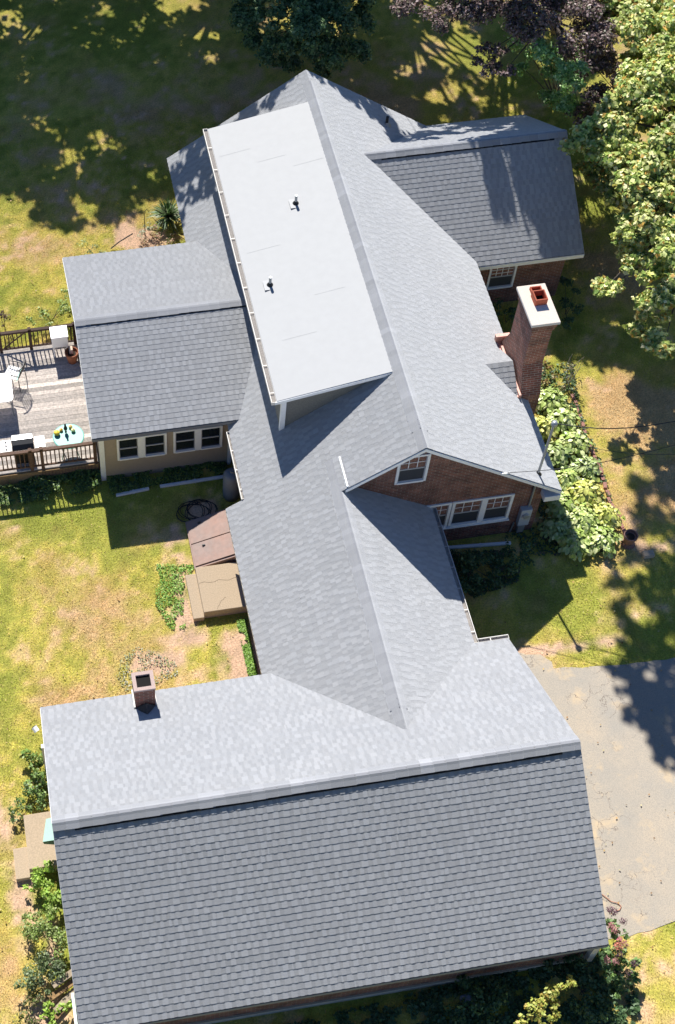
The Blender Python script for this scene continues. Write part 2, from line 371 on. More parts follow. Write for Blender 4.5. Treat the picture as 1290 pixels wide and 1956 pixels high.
def slope(name, P0, P1, PT, spans=None, seed=0, label=None, thick=0.10, parent=house):
    """P0->P1 the eave, PT a point straight up the slope from P0"""
    P0, P1, PT = Vector(P0), Vector(P1), Vector(PT)
    U = (P1 - P0).normalized(); Vv = (PT - P0).normalized(); N = U.cross(Vv).normalized()
    if N.z < 0: N = -N
    L = (P1 - P0).length; SL = (PT - P0).length
    mb = MB(); shingles(mb, P0, U, Vv, N, SL, spans or (lambda v: [(0, L)]), seed)
    o = mb.build(name, M_sh, parent)
    if label: o['label'] = label
    return o, (P0, U, Vv, N, L, SL)
def deck_slab(parent, fr, rects, th=0.09):
    P0, U, Vv, N, L, SL = fr; mb = MB()
    for (u0, u1, v0, v1) in rects: mb.frame(P0, U, Vv, N, (u0, v0, -th), (u1, v1, -0.002))
    return mb.build('roof_deck', M_board, parent)
def caps(parent, A, B, sl, w=0.15, lift=0.02, seed=3, expo=0.143, direction=1, name='ridge_cap'):
    """bent cap shingles along a ridge A->B, sl = tan of slope on both sides"""
    random.seed(seed); A, B = Vector(A), Vector(B); L = (B - A).length; T = (B - A).normalized(); H = Vector((0, 0, 1)).cross(T).normalized()
    mb = MB(); n = int(L / expo); ang = 0
    for k in range(n + 1):
        t0 = k * expo; t1 = min(t0 + expo + .05, L)
        if t1 - t0 < .02: continue
        g = random.choice([.28, .285, .29, .295, .30, .31, .34]) * random.uniform(.93, 1.07); c = (g * .99, g, g * 1.04)
        ww = w * random.uniform(.97, 1.04)
        prof = [(-ww, -ww * sl), (-ww * .45, -ww * .45 * sl), (-0.03, -.03 * sl * .6), (0.03, -.03 * sl * .6), (ww * .45, -ww * .45 * sl), (ww, -ww * sl)]
        ha, hb = lift + .016, lift + .003
        lo = [A + T * t0 + H * p + Vector((0, 0, q + ha)) for p, q in prof]; hi_ = [A + T * t1 + H * p + Vector((0, 0, q + hb)) for p, q in prof]
        lb = [p - Vector((0, 0, .014)) for p in lo]
        for i in range(5):
            mb.quad([lo[i], lo[i + 1], hi_[i + 1], hi_[i]], None, c); mb.quad([lb[i], lb[i + 1], lo[i + 1], lo[i]], None, c)
        for i, j in (((0, 0), (5, 5)) if lift < .03 else ()):
            mb.quad([lo[i], hi_[i], hi_[i] - Vector((0, 0, ha)), lo[i] - Vector((0, 0, ha))], None, c)
    return mb.build(name, M_sh, parent)
def ridge_vent(parent, A, B, sl, w=0.135, h=0.022, wn=None):  # side w can run past the caps as a painted shadow strip
    A, B = Vector(A), Vector(B); T = (B - A).normalized(); H = Vector((0, 0, 1)).cross(T).normalized(); mb = MB()
    for sgn in (-1, 1):
        a, b = A + Vector((0, 0, .012)), B + Vector((0, 0, .012))
        w_ = w if (sgn < 0 or wn is None) else wn
        d = H * sgn * w_ - Vector((0, 0, w_ * sl))
        up = Vector((0, 0, h))
        mb.quad([a, b, b + d, a + d]); mb.quad([a + up, b + up, b + d + up, a + d + up]); mb.quad([a + d, b + d, b + d + up, a + d + up])
        mb.quad([a, a + d, a + d + up, a + up]); mb.quad([b, b + d, b + d + up, b + up])
    return mb.build('ridge_vent', M_vent, parent)
def rake_board(parent, A, B, w=0.13, t=0.022, out=(0, -1, 0), name='rake_board', m=None):
    """board hung below the edge A->B, facing out"""
    A, B, o = Vector(A) - Vector((0, 0, .018)), Vector(B) - Vector((0, 0, .018)), Vector(out); mb = MB(); dz = Vector((0, 0, -w)); tt = o * (t if abs(o.y) > .5 else .006)
    c = [A, B, B + dz, A + dz]; d = [p + tt for p in c]
    mb.wallquad(d); mb.wallquad(c[::-1])
    for i in range(4): mb.wallquad([c[i], c[(i + 1) % 4], d[(i + 1) % 4], d[i]])
    return mb.build(name, m or M_white, parent)
def gutter(parent, A, B, out, name='gutter', w=0.115, straps=0.62):
    A, B, o = Vector(A), Vector(B), Vector(out); L = (B - A).length; T = (B - A).normalized(); mb = MB(); up = Vector((0, 0, 1))
    M = Matrix((T, o, up)).transposed().to_4x4(); M.translation = A
    mb.box((0, 0, -.11), (L, .006, 0), M); mb.box((0, w - .014, -.10), (L, w, .004), M)
    mb.box((0, 0.006, -.11), (L, w - .014, -.10), M); mb.box((-.004, 0.001, -.109), (.004, w - .001, 0), M); mb.box((L - .004, 0.001, -.109), (L + .004, w - .001, 0), M)
    g = mb.build(name, M_gut, parent)
    m2 = MB(); m2.box((.006, .008, -.098), (L - .006, w - .016, -.05), M); m2.build('gutter_debris', M_gutin, g)
    k = 0.3
    while k < L - .05:
        m3 = MB(); m3.box((k, .004, -.012), (k + .02, w - .006, -.004), M); m3.build('gutter_strap', M_gut, g); k += straps
    return g

# --- garage
gx0, gx1, gN, gS, gze, gzr = -9.895, 1.458, 3.913, -3.62, 1.795, 4.212
roof_g, fr = slope('garage_roof', (gx0, gN, gze), (gx1, gN, gze), (gx0, 0, gzr), seed=1, label='grey shingled garage roof')
deck_slab(roof_g, fr, [(0, fr[4], 0, fr[5])])
rgS, frS = slope('south_slope', (gx0, gS, gze), (gx1, gS, gze), (gx0, 0, gzr), seed=2, parent=roof_g)
deck_slab(roof_g, frS, [(0, frS[4], 0, frS[5])])
slN = (gzr - gze) / gN
caps(roof_g, (gx0, 0, gzr), (gx1, 0, gzr), 0.617, w=.168, lift=0.034, expo=.28, seed=5)
ridge_vent(roof_g, (gx0 + .45, 0, gzr), (gx1 - .42, 0, gzr), .617, w=.195, h=.018, wn=.12)  # south lip widened beyond the caps to draw the ridge's shadow line
gyS = gS + .28; gyN = gN - .28; gwx0 = gx0 + .12; gwx1 = gx1 - .12
def gable_walls(x0, x1, y0, y1, ze, zr, m, name='brick_wall', ym=None, axis='x', drop=0.12):
    """pentagon walls under a gable roof whose ridge runs along axis"""
    mb = MB(); h = ze - drop; r = zr - drop
    if axis == 'x':
        ym = (y0 + y1) / 2 if ym is None else ym
        mb.wallquad([(x0, y0, -.3), (x1, y0, -.3), (x1, y0, h), (x0, y0, h)]); mb.wallquad([(x1, y1, -.3), (x0, y1, -.3), (x0, y1, h), (x1, y1, h)])
        mb.wallquad([(x0, y1, -.3), (x0, y0, -.3), (x0, y0, h), (x0, ym, r), (x0, y1, h)]); mb.wallquad([(x1, y0, -.3), (x1, y1, -.3), (x1, y1, h), (x1, ym, r), (x1, y0, h)])
    else:
        xm = (x0 + x1) / 2 if ym is None else ym
        mb.wallquad([(x0, y0, -.3), (x1, y0, -.3), (x1, y0, h), (xm, y0, r), (x0, y0, h)]); mb.wallquad([(x1, y1, -.3), (x0, y1, -.3), (x0, y1, h), (xm, y1, r), (x1, y1, h)])
        mb.wallquad([(x0, y1, -.3), (x0, y0, -.3), (x0, y0, h), (x0, y1, h)]); mb.wallquad([(x1, y0, -.3), (x1, y1, -.3), (x1, y1, h), (x1, y0, h)])
    return mb.build(name, m, house)
def zg(y, w_=gN): return gzr - (gzr - gze) / (gN if y > 0 else -gS) * abs(y)
gw = gable_walls(gwx0, gwx1, gyS, gyN, zg(gyN), gzr, M_brick, ym=0.0)
mb = MB(); mb.box((gwx0 - .03, gyS - .04, -.3), (gwx1 + .03, gyS + .05, .18)); mb.build('foundation', M_conc, gw)
for x in (gx0, gx1):
    o = (-1, 0, 0) if x < 0 else (1, 0, 0)
    rake_board(roof_g, (x, gS, gze - .004), (x, 0, gzr - .004), out=o); rake_board(roof_g, (x, 0, gzr - .004), (x, gN, gze - .004), out=o)
rake_board(roof_g, (gx0, gS, gze - .006), (gx1, gS, gze - .006), w=.12, out=(0, -1, 0), name='fascia', m=M_board)
gutter(roof_g, (0.72, gN, gze - .012), (gx1 + .02, gN, gze - .012), (0, 1, 0))
# --- main roof + breezeway wing
ml, mr, myf, myb = -4.065, 3.905, 7.671, 21.465
wx, wl, wr, wyb, wrz = -1.981, -4.578, 0.615, 8.816, 1.767
zml = zl(ml); zmr = zl(mr); zwx = zl(wx); zwl = zl(wl)
ca_ = math.cos(math.atan(S))
# left slope, origin at the front bottom of the breezeway eave; U = +y
y_a = 1.2
def spans_left(v):
    x = wl + v * ca_; sp = []
    if x < ml: sp.append((0, wyb - y_a))
    elif x < wx: sp.append((0, myb - y_a))
    else: sp.append((myf - y_a, myb - y_a))
    return sp
Lfull = abs(wl) / ca_
roof_m, frL = slope('main_roof', (wl, y_a, zwl), (wl, myb, zwl), (0, y_a, HMAIN), spans_left, seed=4, label='grey shingled roof of the main house, slope with the dormer')
v_ml = (ml - wl) / ca_; v_wx = (wx - wl) / ca_
deck_slab(roof_m, frL, [(0, wyb - y_a, 0, v_ml), (0, myb - y_a, v_ml, v_wx), (myf - y_a, myb - y_a, v_wx, Lfull)])
rr, frR = slope('east_slope', (mr, myf, zmr), (mr, myb, zmr), (0, myf, HMAIN), seed=6, parent=roof_m)
deck_slab(roof_m, frR, [(0, frR[4], 0, frR[5])])
# breezeway right slope
sw = (zwx - wrz) / (wr - wx)
rb, frB = slope('breezeway_roof', (wr, y_a, wrz), (wr, 8.02, wrz), (wx, y_a, zwx), seed=7, label='grey shingled breezeway roof between house and garage')
deck_slab(rb, frB, [(0, frB[4], 0, frB[5])])
caps(roof_m, (0, 20.95, HMAIN), (0, 8.25, HMAIN), 0.68, w=.20, lift=.024, seed=8, expo=.15); caps(roof_m, (0, 8.4, HMAIN), (0, myf, HMAIN), 0.66, w=.17, lift=.012, seed=18, expo=.15)
ridge_vent(roof_m, (0, 8.6, HMAIN), (0, 8.24, HMAIN), S, w=.12, h=.010)
caps(rb, (wx, 8.65, zwx + .01), (wx, 7.9, zwx), 0.64, w=.165, lift=.014, seed=19, expo=.15); caps(rb, (wx, 7.95, zwx), (wx, 1.75, zwx), 0.68, w=.20, lift=.024, seed=9, expo=.15); caps(rb, (wx, 1.9, zwx), (wx, 1.15, zwx), 0.66, w=.165, lift=.012, seed=20, expo=.15)
ridge_vent(rb, (wx, 2.1, zwx), (wx, 1.74, zwx), S, w=.12, h=.010)
# trims at the front gable
rake_board(roof_m, (0, myf, HMAIN - .005), (-1.86, myf, zl(1.86) - .005), w=.11, out=(0, -1, 0))
rake_board(roof_m, (0, myf, HMAIN - .005), (mr, myf, zmr - .005), w=.11, out=(0, -1, 0))
rake_board(roof_m, (0, myb, HMAIN - .005), (mr, myb, zmr - .005), w=.11, out=(0, 1, 0)); rake_board(roof_m, (0, myb, HMAIN - .005), (ml, myb, zml - .005), w=.11, out=(0, 1, 0))
rake_board(roof_m, (mr, myf, zmr - .006), (mr, 15.2, zmr - .006), w=.11, out=(1, 0, 0), name='fascia')
rake_board(roof_m, (ml, 17.9, zml - .006), (ml, myb, zml - .006), w=.11, out=(-1, 0, 0), name='fascia')
rake_board(roof_m, (wl, wyb, zwl - .006), (ml, wyb, zml - .006), w=.11, out=(0, 1, 0), name='rake_board')
rake_board(roof_m, (wl, 3.6, zwl - .006), (wl, wyb, zwl - .006), w=.11, out=(-1, 0, 0), name='fascia', m=M_gut)
mb = MB(); mb.box((-1.83, myf + .02, zl(1.83) + .01), (-1.795, myf + .92, zl(1.83) + .07)); fl = mb.build('step_flashing', M_wplastic, roof_m)
gutter(rb, (wr, 3.95, wrz - .012), (wr, 7.94, wrz - .012), (1, 0, 0))
gutter(roof_m, (ml, 8.83, zml - .02), (ml, 11.0, zml - .02), (-1, 0, 0))
# boxed cornice return at the front right corner
mb = MB(); mb.box((3.50, myf - .012, 1.72), (mr + .02, myf + .27, 1.93)); mb.build('cornice_return', M_white, roof_m, bevel=.01)
# walls
yw = 7.95
mx0, mx1 = -3.75, 3.58
mw = gable_walls(mx0, mx1, yw, myb - .25, zl(mx1), HMAIN, M_brick, axis='y', ym=0.0)
mb = MB()
for k in range(int((mx1 - .6) / .078)):
    mb.box((.62 + k * .078, yw - .016, .16), (.62 + k * .078 + .062, yw + .01, .37))
mb.build('soldier_course', M_brick, mw)
gwl = MB(); gwl.box((-4.30, 3.6, -.3), (0.33, 8.5, 1.62)); gwl = gwl.build('brick_wall', M_brick, house); gwl['label'] = 'low brick wall of the breezeway'
# --- west sunroom wing
lx, ly, lw, lze, lzr = -7.708, 14.462, 3.26, 2.202, 3.136
lN = ly + lw; lS = ly - lw; ls = (lzr - lze) / lw
rl, f1 = slope('sunroom_roof', (lx, lN, lze), (-2.3, lN, lze), (lx, ly, lzr), seed=10, label='low grey shingled roof of the sunroom wing')
deck_slab(rl, f1, [(0, f1[4] - .9, 0, f1[5])])
rl2, f2 = slope('south_slope', (lx, lS, lze), (-2.3, lS, lze), (lx, ly, lzr), seed=11, parent=rl)
deck_slab(rl, f2, [(0, f2[4] - .9, 0, f2[5])])
caps(rl, (lx, ly, lzr), (-3.0, ly, lzr), 0.2865, w=.165, lift=.032, expo=.28, seed=12); ridge_vent(rl, (lx + .42, ly, lzr), (-3.0, ly, lzr), .2865, w=.18, h=.016, wn=.12)
for a, b in (((lx, lS, lze), (lx, ly, lzr)), ((lx, ly, lzr), (lx, lN, lze))):
    rake_board(rl, Vector(a) - Vector((0, 0, .005)), Vector(b) - Vector((0, 0, .005)), out=(-1, 0, 0), w=.13)
rake_board(rl, (lx, lS, lze - .006), (-3.9, lS, lze - .006), w=.10, out=(0, -1, 0), name='fascia', m=M_board)
ywl = 11.42; lwx = -7.49
def clap(x0, x1, y, z0, z1, m, name, parent, exp=.105, nrm=-1, axis='x', topf=None):
    """clapboards: each a thin tilted board"""
    mb = MB(); k = 0; z = z0
    while z < z1:
        zt = min(z + exp + .01, z1)
        if axis == 'x': mb.wallquad([(x0, y - .016, z), (x1, y - .016, z), (x1, y - .002, zt), (x0, y - .002, zt)]); mb.wallquad([(x0, y, z), (x1, y, z), (x1, y - .016, z), (x0, y - .016, z)])
        else: mb.wallquad([(x0 - .016, y, z), (x0 - .016, x1, z), (x0 - .002, x1, zt), (x0 - .002, y, zt)]); mb.wallquad([(x0, y, z), (x0, x1, z), (x0 - .016, x1, z), (x0 - .016, y, z)])
        z += exp
    return mb
lwall = MB(); lwall.box((lwx, ywl, -.3), (-3.8, lN - .3, 2.05)); lwall = lwall.build('sunroom_wall', M_clap, house); lwall['label'] = 'tan clapboard wall of the sunroom'
clap(lwx, -3.9, ywl, -.15, 2.06, M_clap, '', None).build('clapboards', M_clap, lwall)
clap(lwx, lN - .3, ywl, -.15, 2.06, M_clap, '', None, axis='y').build('clapboards', M_clap, lwall)
mb = MB(); mb.box((lwx - .035, ywl - .035, -.2), (lwx + .10, ywl + .08, 2.09)); mb.build('corner_board', M_white, lwall)
mb = MB(); mb.box((-4.04, ywl - .06, -.1), (-3.95, ywl - .02, 2.0)); mb.build('downspout', M_white, lwall)
# --- east wing
rx, ry, rw, rze, rzr = 7.091, 18.552, 2.96, 2.058, 4.031
rN = ry + rw; rS = ry - rw
re_, f3 = slope('east_wing_roof', (1.0, rN, rze), (rx, rN, rze), (1.0, ry, rzr), seed=13, label='grey shingled roof of the east wing, dappled by tree shade')
deck_slab(re_, f3, [(.2, f3[4], 0, f3[5])])
re2, f4 = slope('south_slope', (1.0, rS, rze), (rx, rS, rze), (1.0, ry, rzr), seed=14, parent=re_)
deck_slab(re_, f4, [(.2, f4[4], 0, f4[5])])
caps(re_, (.9, ry, rzr), (rx, ry, rzr), 0.66, w=.165, lift=.032, expo=.28, seed=15); ridge_vent(re_, (1.6, ry, rzr), (rx - .4, ry, rzr), .66, w=.185, h=.016, wn=.12)
for a, b in (((rx, rS, rze), (rx, ry, rzr)), ((rx, ry, rzr), (rx, rN, rze))):
    rake_board(re_, Vector(a) - Vector((0, 0, .005)), Vector(b) - Vector((0, 0, .005)), out=(1, 0, 0), w=.12)
rake_board(re_, (3.3, rS, rze - .004), (rx, rS, rze - .004), w=.14, out=(0, -1, 0), name='fascia')
ywr = rS + .3
ewall = gable_walls(3.0, 6.73, ywr, rN - .3, rze + .2, rzr, M_brick, ym=ry); ewall['label'] = 'brick wall of the east wing'
# --- dormer
dl, dr, df, db, dz = -3.096, -0.163, 10.168, 20.213, 4.132
zd = zl(dr) + .02
dmr = MB(); T_ = [Vector((dl, df, dz)), Vector((dr, df, zd)), Vector((dr, db, zd)), Vector((dl, db, dz))]
dmr.wallquad(T_)
for i in range(4):
    a, b = T_[i], T_[(i + 1) % 4]; dmr.wallquad([b, a, a - Vector((0, 0, .05)), b - Vector((0, 0, .05))])
dmr = dmr.build('dormer_roof', M_mem, house); dmr['label'] = 'white flat membrane roof of the long shed dormer'
def on_d(x, y): return dz + (zd - dz) * (x - dl) / (dr - dl)
for (x0, y0, x1) in ((-2.98, 19.0, -2.1), (-2.0, 18.4, -1.2), (-1.1, 17.9, -.25), (-2.9, 15.2, -2.0), (-1.5, 13.2, -.7), (-2.6, 12.0, -1.7)):
    seams = MB(); seams.quad([(x0, y0, on_d(x0, y0) + .003), (x1, y0, on_d(x1, y0) + .003), (x1, y0 + .006, on_d(x1, y0) + .003), (x0, y0 + .006, on_d(x0, y0) + .003)]); seams.build('membrane_seam', mat('seam', (0.27, 0.275, 0.28), .75), dmr)
dwx = dl + .17; dwy = df + .10
dw = MB()
xe = dr - .12
dw.wallquad([(dwx, dwy, zl(dwx) - .1), (xe, dwy, zl(xe) - .1), (xe, dwy, on_d(xe, 0) - .02), (dwx, dwy, dz - .02)])
dw.wallquad([(dwx, db - .1, zl(dwx) - .1), (dwx, dwy, zl(dwx) - .1), (dwx, dwy, dz - .02), (dwx, db - .1, dz - .02)])
dw.wallquad([(xe, db - .1, zl(xe) - .1), (dwx, db - .1, zl(dwx) - .1), (dwx, db - .1, dz - .02), (xe, db - .1, on_d(xe, 0) - .02)])
dw = dw.build('dormer_wall', M_greysiding, house)
sd_ = MB(); z = zl(dwx)
while z < dz + .6:                                    # wedge of weathered clapboards on the cheek
    xa = max(dwx + .07, -(HMAIN - z) / S); 
    xb = xe if z < dz - .05 else xe
    xa = max(xa, dl + (z + .09 - dz) / (zd - dz) * (dr - dl)) if z + .09 > dz - .02 else xa
    xq = -(HMAIN - z - .0) / S                         # where the main roof meets this height
    if xq > xa: sd_.wallquad([(xa if z < dz - .1 else xa, dwy - .014, z), (min(xq, xe), dwy - .014, z), (min(xq + .12, xe), dwy - .002, z + .09), (xa, dwy - .002, z + .09)])
    z += .085
sd_.build('clapboards', M_greysiding, dw)
mb = MB(); mb.box((dwx - .03, dwy - .045, zl(dwx) - .02), (dwx + .10, dwy + .05, dz - .07)); mb.build('corner_board', M_white, dw)
rake_board(dmr, (dl - .05, df, dz - .006), (dr, df, zd - .006), w=.10, out=(0, -1, 0)); rake_board(dmr, (dl, db, dz - .006), (dr, db, zd - .006), w=.10, out=(0, 1, 0))
gutter(dmr, (dl - .004, df, dz - .03), (dl - .004, db + .05, dz - .03), (-1, 0, 0), w=.13, straps=.9)
mb = MB(); mb.box((dl - .0, df, dz - .14), (dwx, db, dz - .06)); mb.build('soffit', M_white, dmr)
for (u, v, zz) in ((565, 391, 4.45), (516, 545, 4.235)):
    p = at(u, v, zz); zz = on_d(p.x, p.y)
    mb = MB(); mb.tube([(p.x, p.y, zz - .02), (p.x, p.y, zz + .30)], .038, 12); pv = mb.build('plumbing_vent', M_metal, dmr, smooth=False)
    mb = MB(); mb.box((p.x - .17, p.y - .17, zz + .002), (p.x + .17, p.y + .17, zz + .006)); mb.build('vent_patch', mat('patch', (0.34, .345, .35), .75), pv)
    mb = MB(); mb.lathe((p.x, p.y, zz + .006), [(.09, 0), (.075, .03), (.045, .07), (.036, .09)], 14); mb.build('vent_boot', M_black, pv, smooth=True)
p = Vector((2.355, 20.55, 3.203)); mb = MB(); mb.tube([p - Vector((0, 0, .1)), p + Vector((0, 0, .30))], .045, 12); pv = mb.build('plumbing_vent', M_black, roof_m)
mb = MB(); mb.lathe(p + Vector((0, 0, .0)), [(.14, -.04), (.08, .04), (.05, .1)], 14); mb.build('vent_boot', M_metal, pv, smooth=True)

# --- windows
def window(x0, x1, z0, z1, y, parent=house, fw=.065, grid=(3, 2), screen=True, fm=None, apron=0.0, slant=0.0, label=None):
    o = MB(); o.frame(Vector((0, y, 0)), Vector((1, 0, 0)), Vector((0, 0, 1)), Vector((0, -1, 0)), (x0 - fw, z0 - fw, -.02), (x0, z1 + fw, .035))
    fr_ = lambda mb, a, b: mb.frame(Vector((0, y, 0)), Vector((1, 0, 0)), Vector((0, 0, 1)), Vector((0, -1, 0)), a, b)
    fr_(o, (x1, z0 - fw, -.02), (x1 + fw, z1 + fw, .035)); fr_(o, (x0, z1, -.02), (x1, z1 + fw, .035)); fr_(o, (x0, z0 - fw, -.02), (x1, z0, .05))
    win = o.build('window', fm or M_white, parent)
    if label: win['label'] = label
    g = MB(); fr_(g, (x0, z0, -.015), (x1, z1, -.005)); g.build('pane', M_glass, win)
    s = MB(); zm = (z0 + z1) / 2; t = .022
    for (a, b) in (((x0, zm - t), (x1, zm + t)), ((x0, z0), (x0 + t, z1)), ((x1 - t, z0), (x1, z1)), ((x0 + t, z1 - t), (x1 - t, z1)), ((x0 + t, z0), (x1 - t, z0 + t * 1.4))):
        fr_(s, (a[0], a[1], -.004), (b[0], b[1], .012))
    s.build('sash', mat('sash_grey', (0.34, .35, .37), .6), win)
    if grid:
        mt = MB(); c, r = grid
        for k in range(1, c): xx = x0 + (x1 - x0) * k / c; fr_(mt, (xx - .009, zm + t, -.004), (xx + .009, z1 - t, .007))
        for k in range(1, r): zz = zm + (z1 - zm) * k / r; fr_(mt, (x0 + t, zz - .009, -.004), (x1 - t, zz + .009, .0065))
        mt.build('muntin', M_white, win)
    if screen:
        sc_ = MB(); fr_(sc_, (x0 + t, z0 + t * 1.4, -.003), (x1 - t, zm - t, .002)); sc_.build('insect_screen', M_screen, win)
    return win
# upper gable window (trimmed by the rake as in the photo), triple window, east wing window, sunroom pairs
window(-.46, .21, 3.13, 4.13, yw, label='small attic window in the brick gable')
for a, b in ((.50, 1.07), (1.24, 1.95), (2.10, 2.72)): window(a, b, .82, 1.80, yw, fw=.075, label='one of three ganged windows in the brick gable wall')
mb = MB(); mb.box((.40, yw - .07, .70), (2.83, yw - .0, .745)); mb.build('window_sill', M_white, mw)
window(4.52, 5.22, .74, 1.60, ywr, fw=.06, grid=(4, 3), label='paned window in the east wing')
for a, b in ((-7.0, -6.49), (-6.30, -5.77), (-5.48, -4.95), (-4.78, -4.26)): window(a, b, .93, 1.76, ywl - .034, fw=.055, grid=None, screen=False, label='white framed sash window of the sunroom')
for a, b in ((-6.435, -6.355), (-4.895, -4.835)):
    mb = MB(); mb.box((a, ywl - .072, .875), (b, ywl - .01, 1.815)); mb.build('window_mullion', M_white, lwall)

# --- big chimney
cx0, cx1, cy0, cy1 = 3.66, 4.20, 10.95, 12.12       # upper stack
ch = MB(); ZC = 4.86
def prism(mb, lo, hi, z0, z1):
    a = [(lo[0], lo[1], z0), (lo[2], lo[1], z0), (lo[2], lo[3], z0), (lo[0], lo[3], z0)]; b = [(hi[0], hi[1], z1), (hi[2], hi[1], z1), (hi[2], hi[3], z1), (hi[0], hi[3], z1)]
    for i in range(4): j = (i + 1) % 4; mb.wallquad([a[i], a[j], b[j], b[i]])
    mb.wallquad(b); mb.wallquad(a[::-1])
prism(ch, (3.66, 10.62, 4.20, 12.5), (3.66, 10.62, 4.20, 12.5), -.2, 2.35)
prism(ch, (3.66, 10.62, 4.20, 12.5), (3.66, 10.97, 4.20, 12.10), 2.35, 3.25)
prism(ch, (3.66, 10.97, 4.20, 12.10), (3.66, 10.97, 4.20, 12.10), 3.25, ZC - .28)
ch = ch.build('chimney', M_brick2, house); ch['label'] = 'tall red brick chimney with pale cap at the east eave'
mb = MB(); mb.box((3.625, 10.935, ZC - .28), (4.235, 12.135, ZC - .14)); mb.box((3.60, 10.91, ZC - .14), (4.26, 12.16, ZC)); mb.build('corbel', M_brick, ch)
mb = MB(); mb.box((3.55, 10.86, ZC), (4.31, 12.21, ZC + .09)); mb.build('chimney_cap', M_stone, ch, bevel=.015)
def flue(x0, y0, x1, y1, z0, z1, parent, m=None):
    mb = MB(); t = .028
    mb.box((x0, y0, z0), (x1, y0 + t, z1)); mb.box((x0, y1 - t, z0), (x1, y1, z1)); mb.box((x0, y0 + t, z0), (x0 + t, y1 - t, z1)); mb.box((x1 - t, y0 + t, z0), (x1, y1 - t, z1))
    f = mb.build('flue_tile', m or M_flue, parent)
    mb = MB(); mb.box((x0 + t, y0 + t, z0 - .1), (x1 - t, y1 - t, z0 + .012)); mb.build('flue_throat', M_throat, f)
    return f
flue(3.81, 11.49, 4.13, 11.83, ZC + .09, ZC + .30, ch); flue(3.84, 11.85, 4.13, 12.06, ZC + .09, ZC + .19, ch)
mb = MB()                                            # copper step flashing along the roof
mb.frame(Vector((0, 0, 0)), Vector((1, 0, 0)), Vector((0, 1, 0)), Vector((0, 0, 1)), (3.56, 10.58, zl(3.62) - .05), (3.655, 12.55, zl(3.6) + .05))
mb.box((3.585, 10.56, zl(3.62) + .05), (3.65, 12.3, zl(3.62) + .16)); mb.box((3.50, 12.5, 2.2), (3.9, 12.62, 2.62))
mb.build('copper_flashing', M_copper, ch, bevel=.01)
# cricket: little shingled saddle uphill of the chimney
crx, cry, crz = 3.60, 11.45, 2.86
ck = MB()
xr_ = (HMAIN - crz) / S                              # ridge meets the roof here
A = Vector((xr_ - .05, cry, crz)); B = Vector((crx, cry, crz))
def saddle(sg, seed):
    C_ = Vector((crx, cry + sg * .85, zl(crx) + .01)); 
    U = (A - B).normalized(); Vd = (B - C_).normalized(); N = U.cross(Vd); N = N if N.z > 0 else -N; SL = (B - C_).length; LU = (A - B).length
    shingles(ck, C_, U, Vd, N, SL, lambda v: [(0, max(.02, LU * v / SL))], seed)
saddle(-1, 31); saddle(1, 32)
ck.build('cricket', M_sh, roof_m)
# --- small chimney of the garage
gcx0, gcx1, gcy0, gcy1 = -7.72, -7.22, 3.36, 3.84
sc_ = MB(); zt = 2.98
sc_.box((gcx0 + .015, gcy0 + .015, 1.6), (gcx1 - .015, gcy1 - .015, zt - .06)); sc_ = sc_.build('garage_chimney', M_brick2, house); sc_['label'] = 'short square brick chimney at the garage eave'
mb = MB(); t = .085
for a, b in (((gcx0, gcy0), (gcx1, gcy0 + t)), ((gcx0, gcy1 - t), (gcx1, gcy1)), ((gcx0, gcy0 + t), (gcx0 + t, gcy1 - t)), ((gcx1 - t, gcy0 + t), (gcx1, gcy1 - t))): mb.box((a[0], a[1], zt - .06), (b[0], b[1], zt))
mb.build('chimney_cap', mat('cap_pink', (0.55, 0.43, 0.38), .9, var=.15, scale=12), sc_)
mb = MB(); mb.box((gcx0 + t, gcy0 + t, zt - .0595), (gcx1 - t, gcy1 - t, zt - .055)); mb.build('flue_throat', M_throat, sc_)
mb = MB(); zb = zg(gcy0) + .03                        # cricket-shaped apron flashing
mb.quad([(gcx0 - .02, gcy0 - .01, zb - .04), ((gcx0 + gcx1) / 2, gcy0 - .30, zg(gcy0 - .30) + .02), ((gcx0 + gcx1) / 2, gcy0 - .005, zb + .16)]); mb.quad([((gcx0 + gcx1) / 2, gcy0 - .30, zg(gcy0 - .30) + .02), (gcx1 + .02, gcy0 - .01, zb - .04), ((gcx0 + gcx1) / 2, gcy0 - .005, zb + .16)])
mb.build('chimney_flashing', M_sh, sc_)
for side in ((gcx0 - .02, gcx0 + .013), (gcx1 - .013, gcx1 + .02)):
    mb = MB(); mb.box((side[0], gcy0, 1.9), (side[1], gcy1 - .02, 2.2)); mb.build('side_flashing', M_gut, sc_)
# --- service mast, meter, lamps
mast = MB(); mast.tube([(3.30, 8.0, 2.45), (3.45, 8.24, 4.28)], .033, 12); mast = mast.build('service_mast', M_metal, house)
mb = MB(); mb.lathe((3.46, 8.25, 4.24), [(.0, .13), (.06, .115), (.085, .05), (.08, 0), (.035, -.03)], 14); mb.build('weatherhead', M_metal, mast, smooth=True)
mb = MB(); mb.lathe((3.31, 8.02, 2.55), [(.12, -.09), (.07, 0.0), (.04, .06)], 12); mb.build('mast_boot', M_black, mast, smooth=True)
mb = MB(); mb.tube([(3.27, yw - .05, 1.25), (3.27, yw - .05, 2.25)], .03, 10); mb.build('conduit', M_metal, house)
em = MB(); em.box((3.06, yw - .16, .50), (3.36, yw - .002, 1.22)); em = em.build('electric_meter', mat('meter_grey', (.38, .41, .44), .5), house, bevel=.012)
mb = MB(); mb.tube([(3.21, yw - .16, .98), (3.21, yw - .23, .98)], .09, 20); mb.build('meter_dial', M_steel, em)
mb = MB(); mb.box((3.12, yw - .12, .12), (3.30, yw - .01, .47)); mb.build('lower_box', M_metal, em)
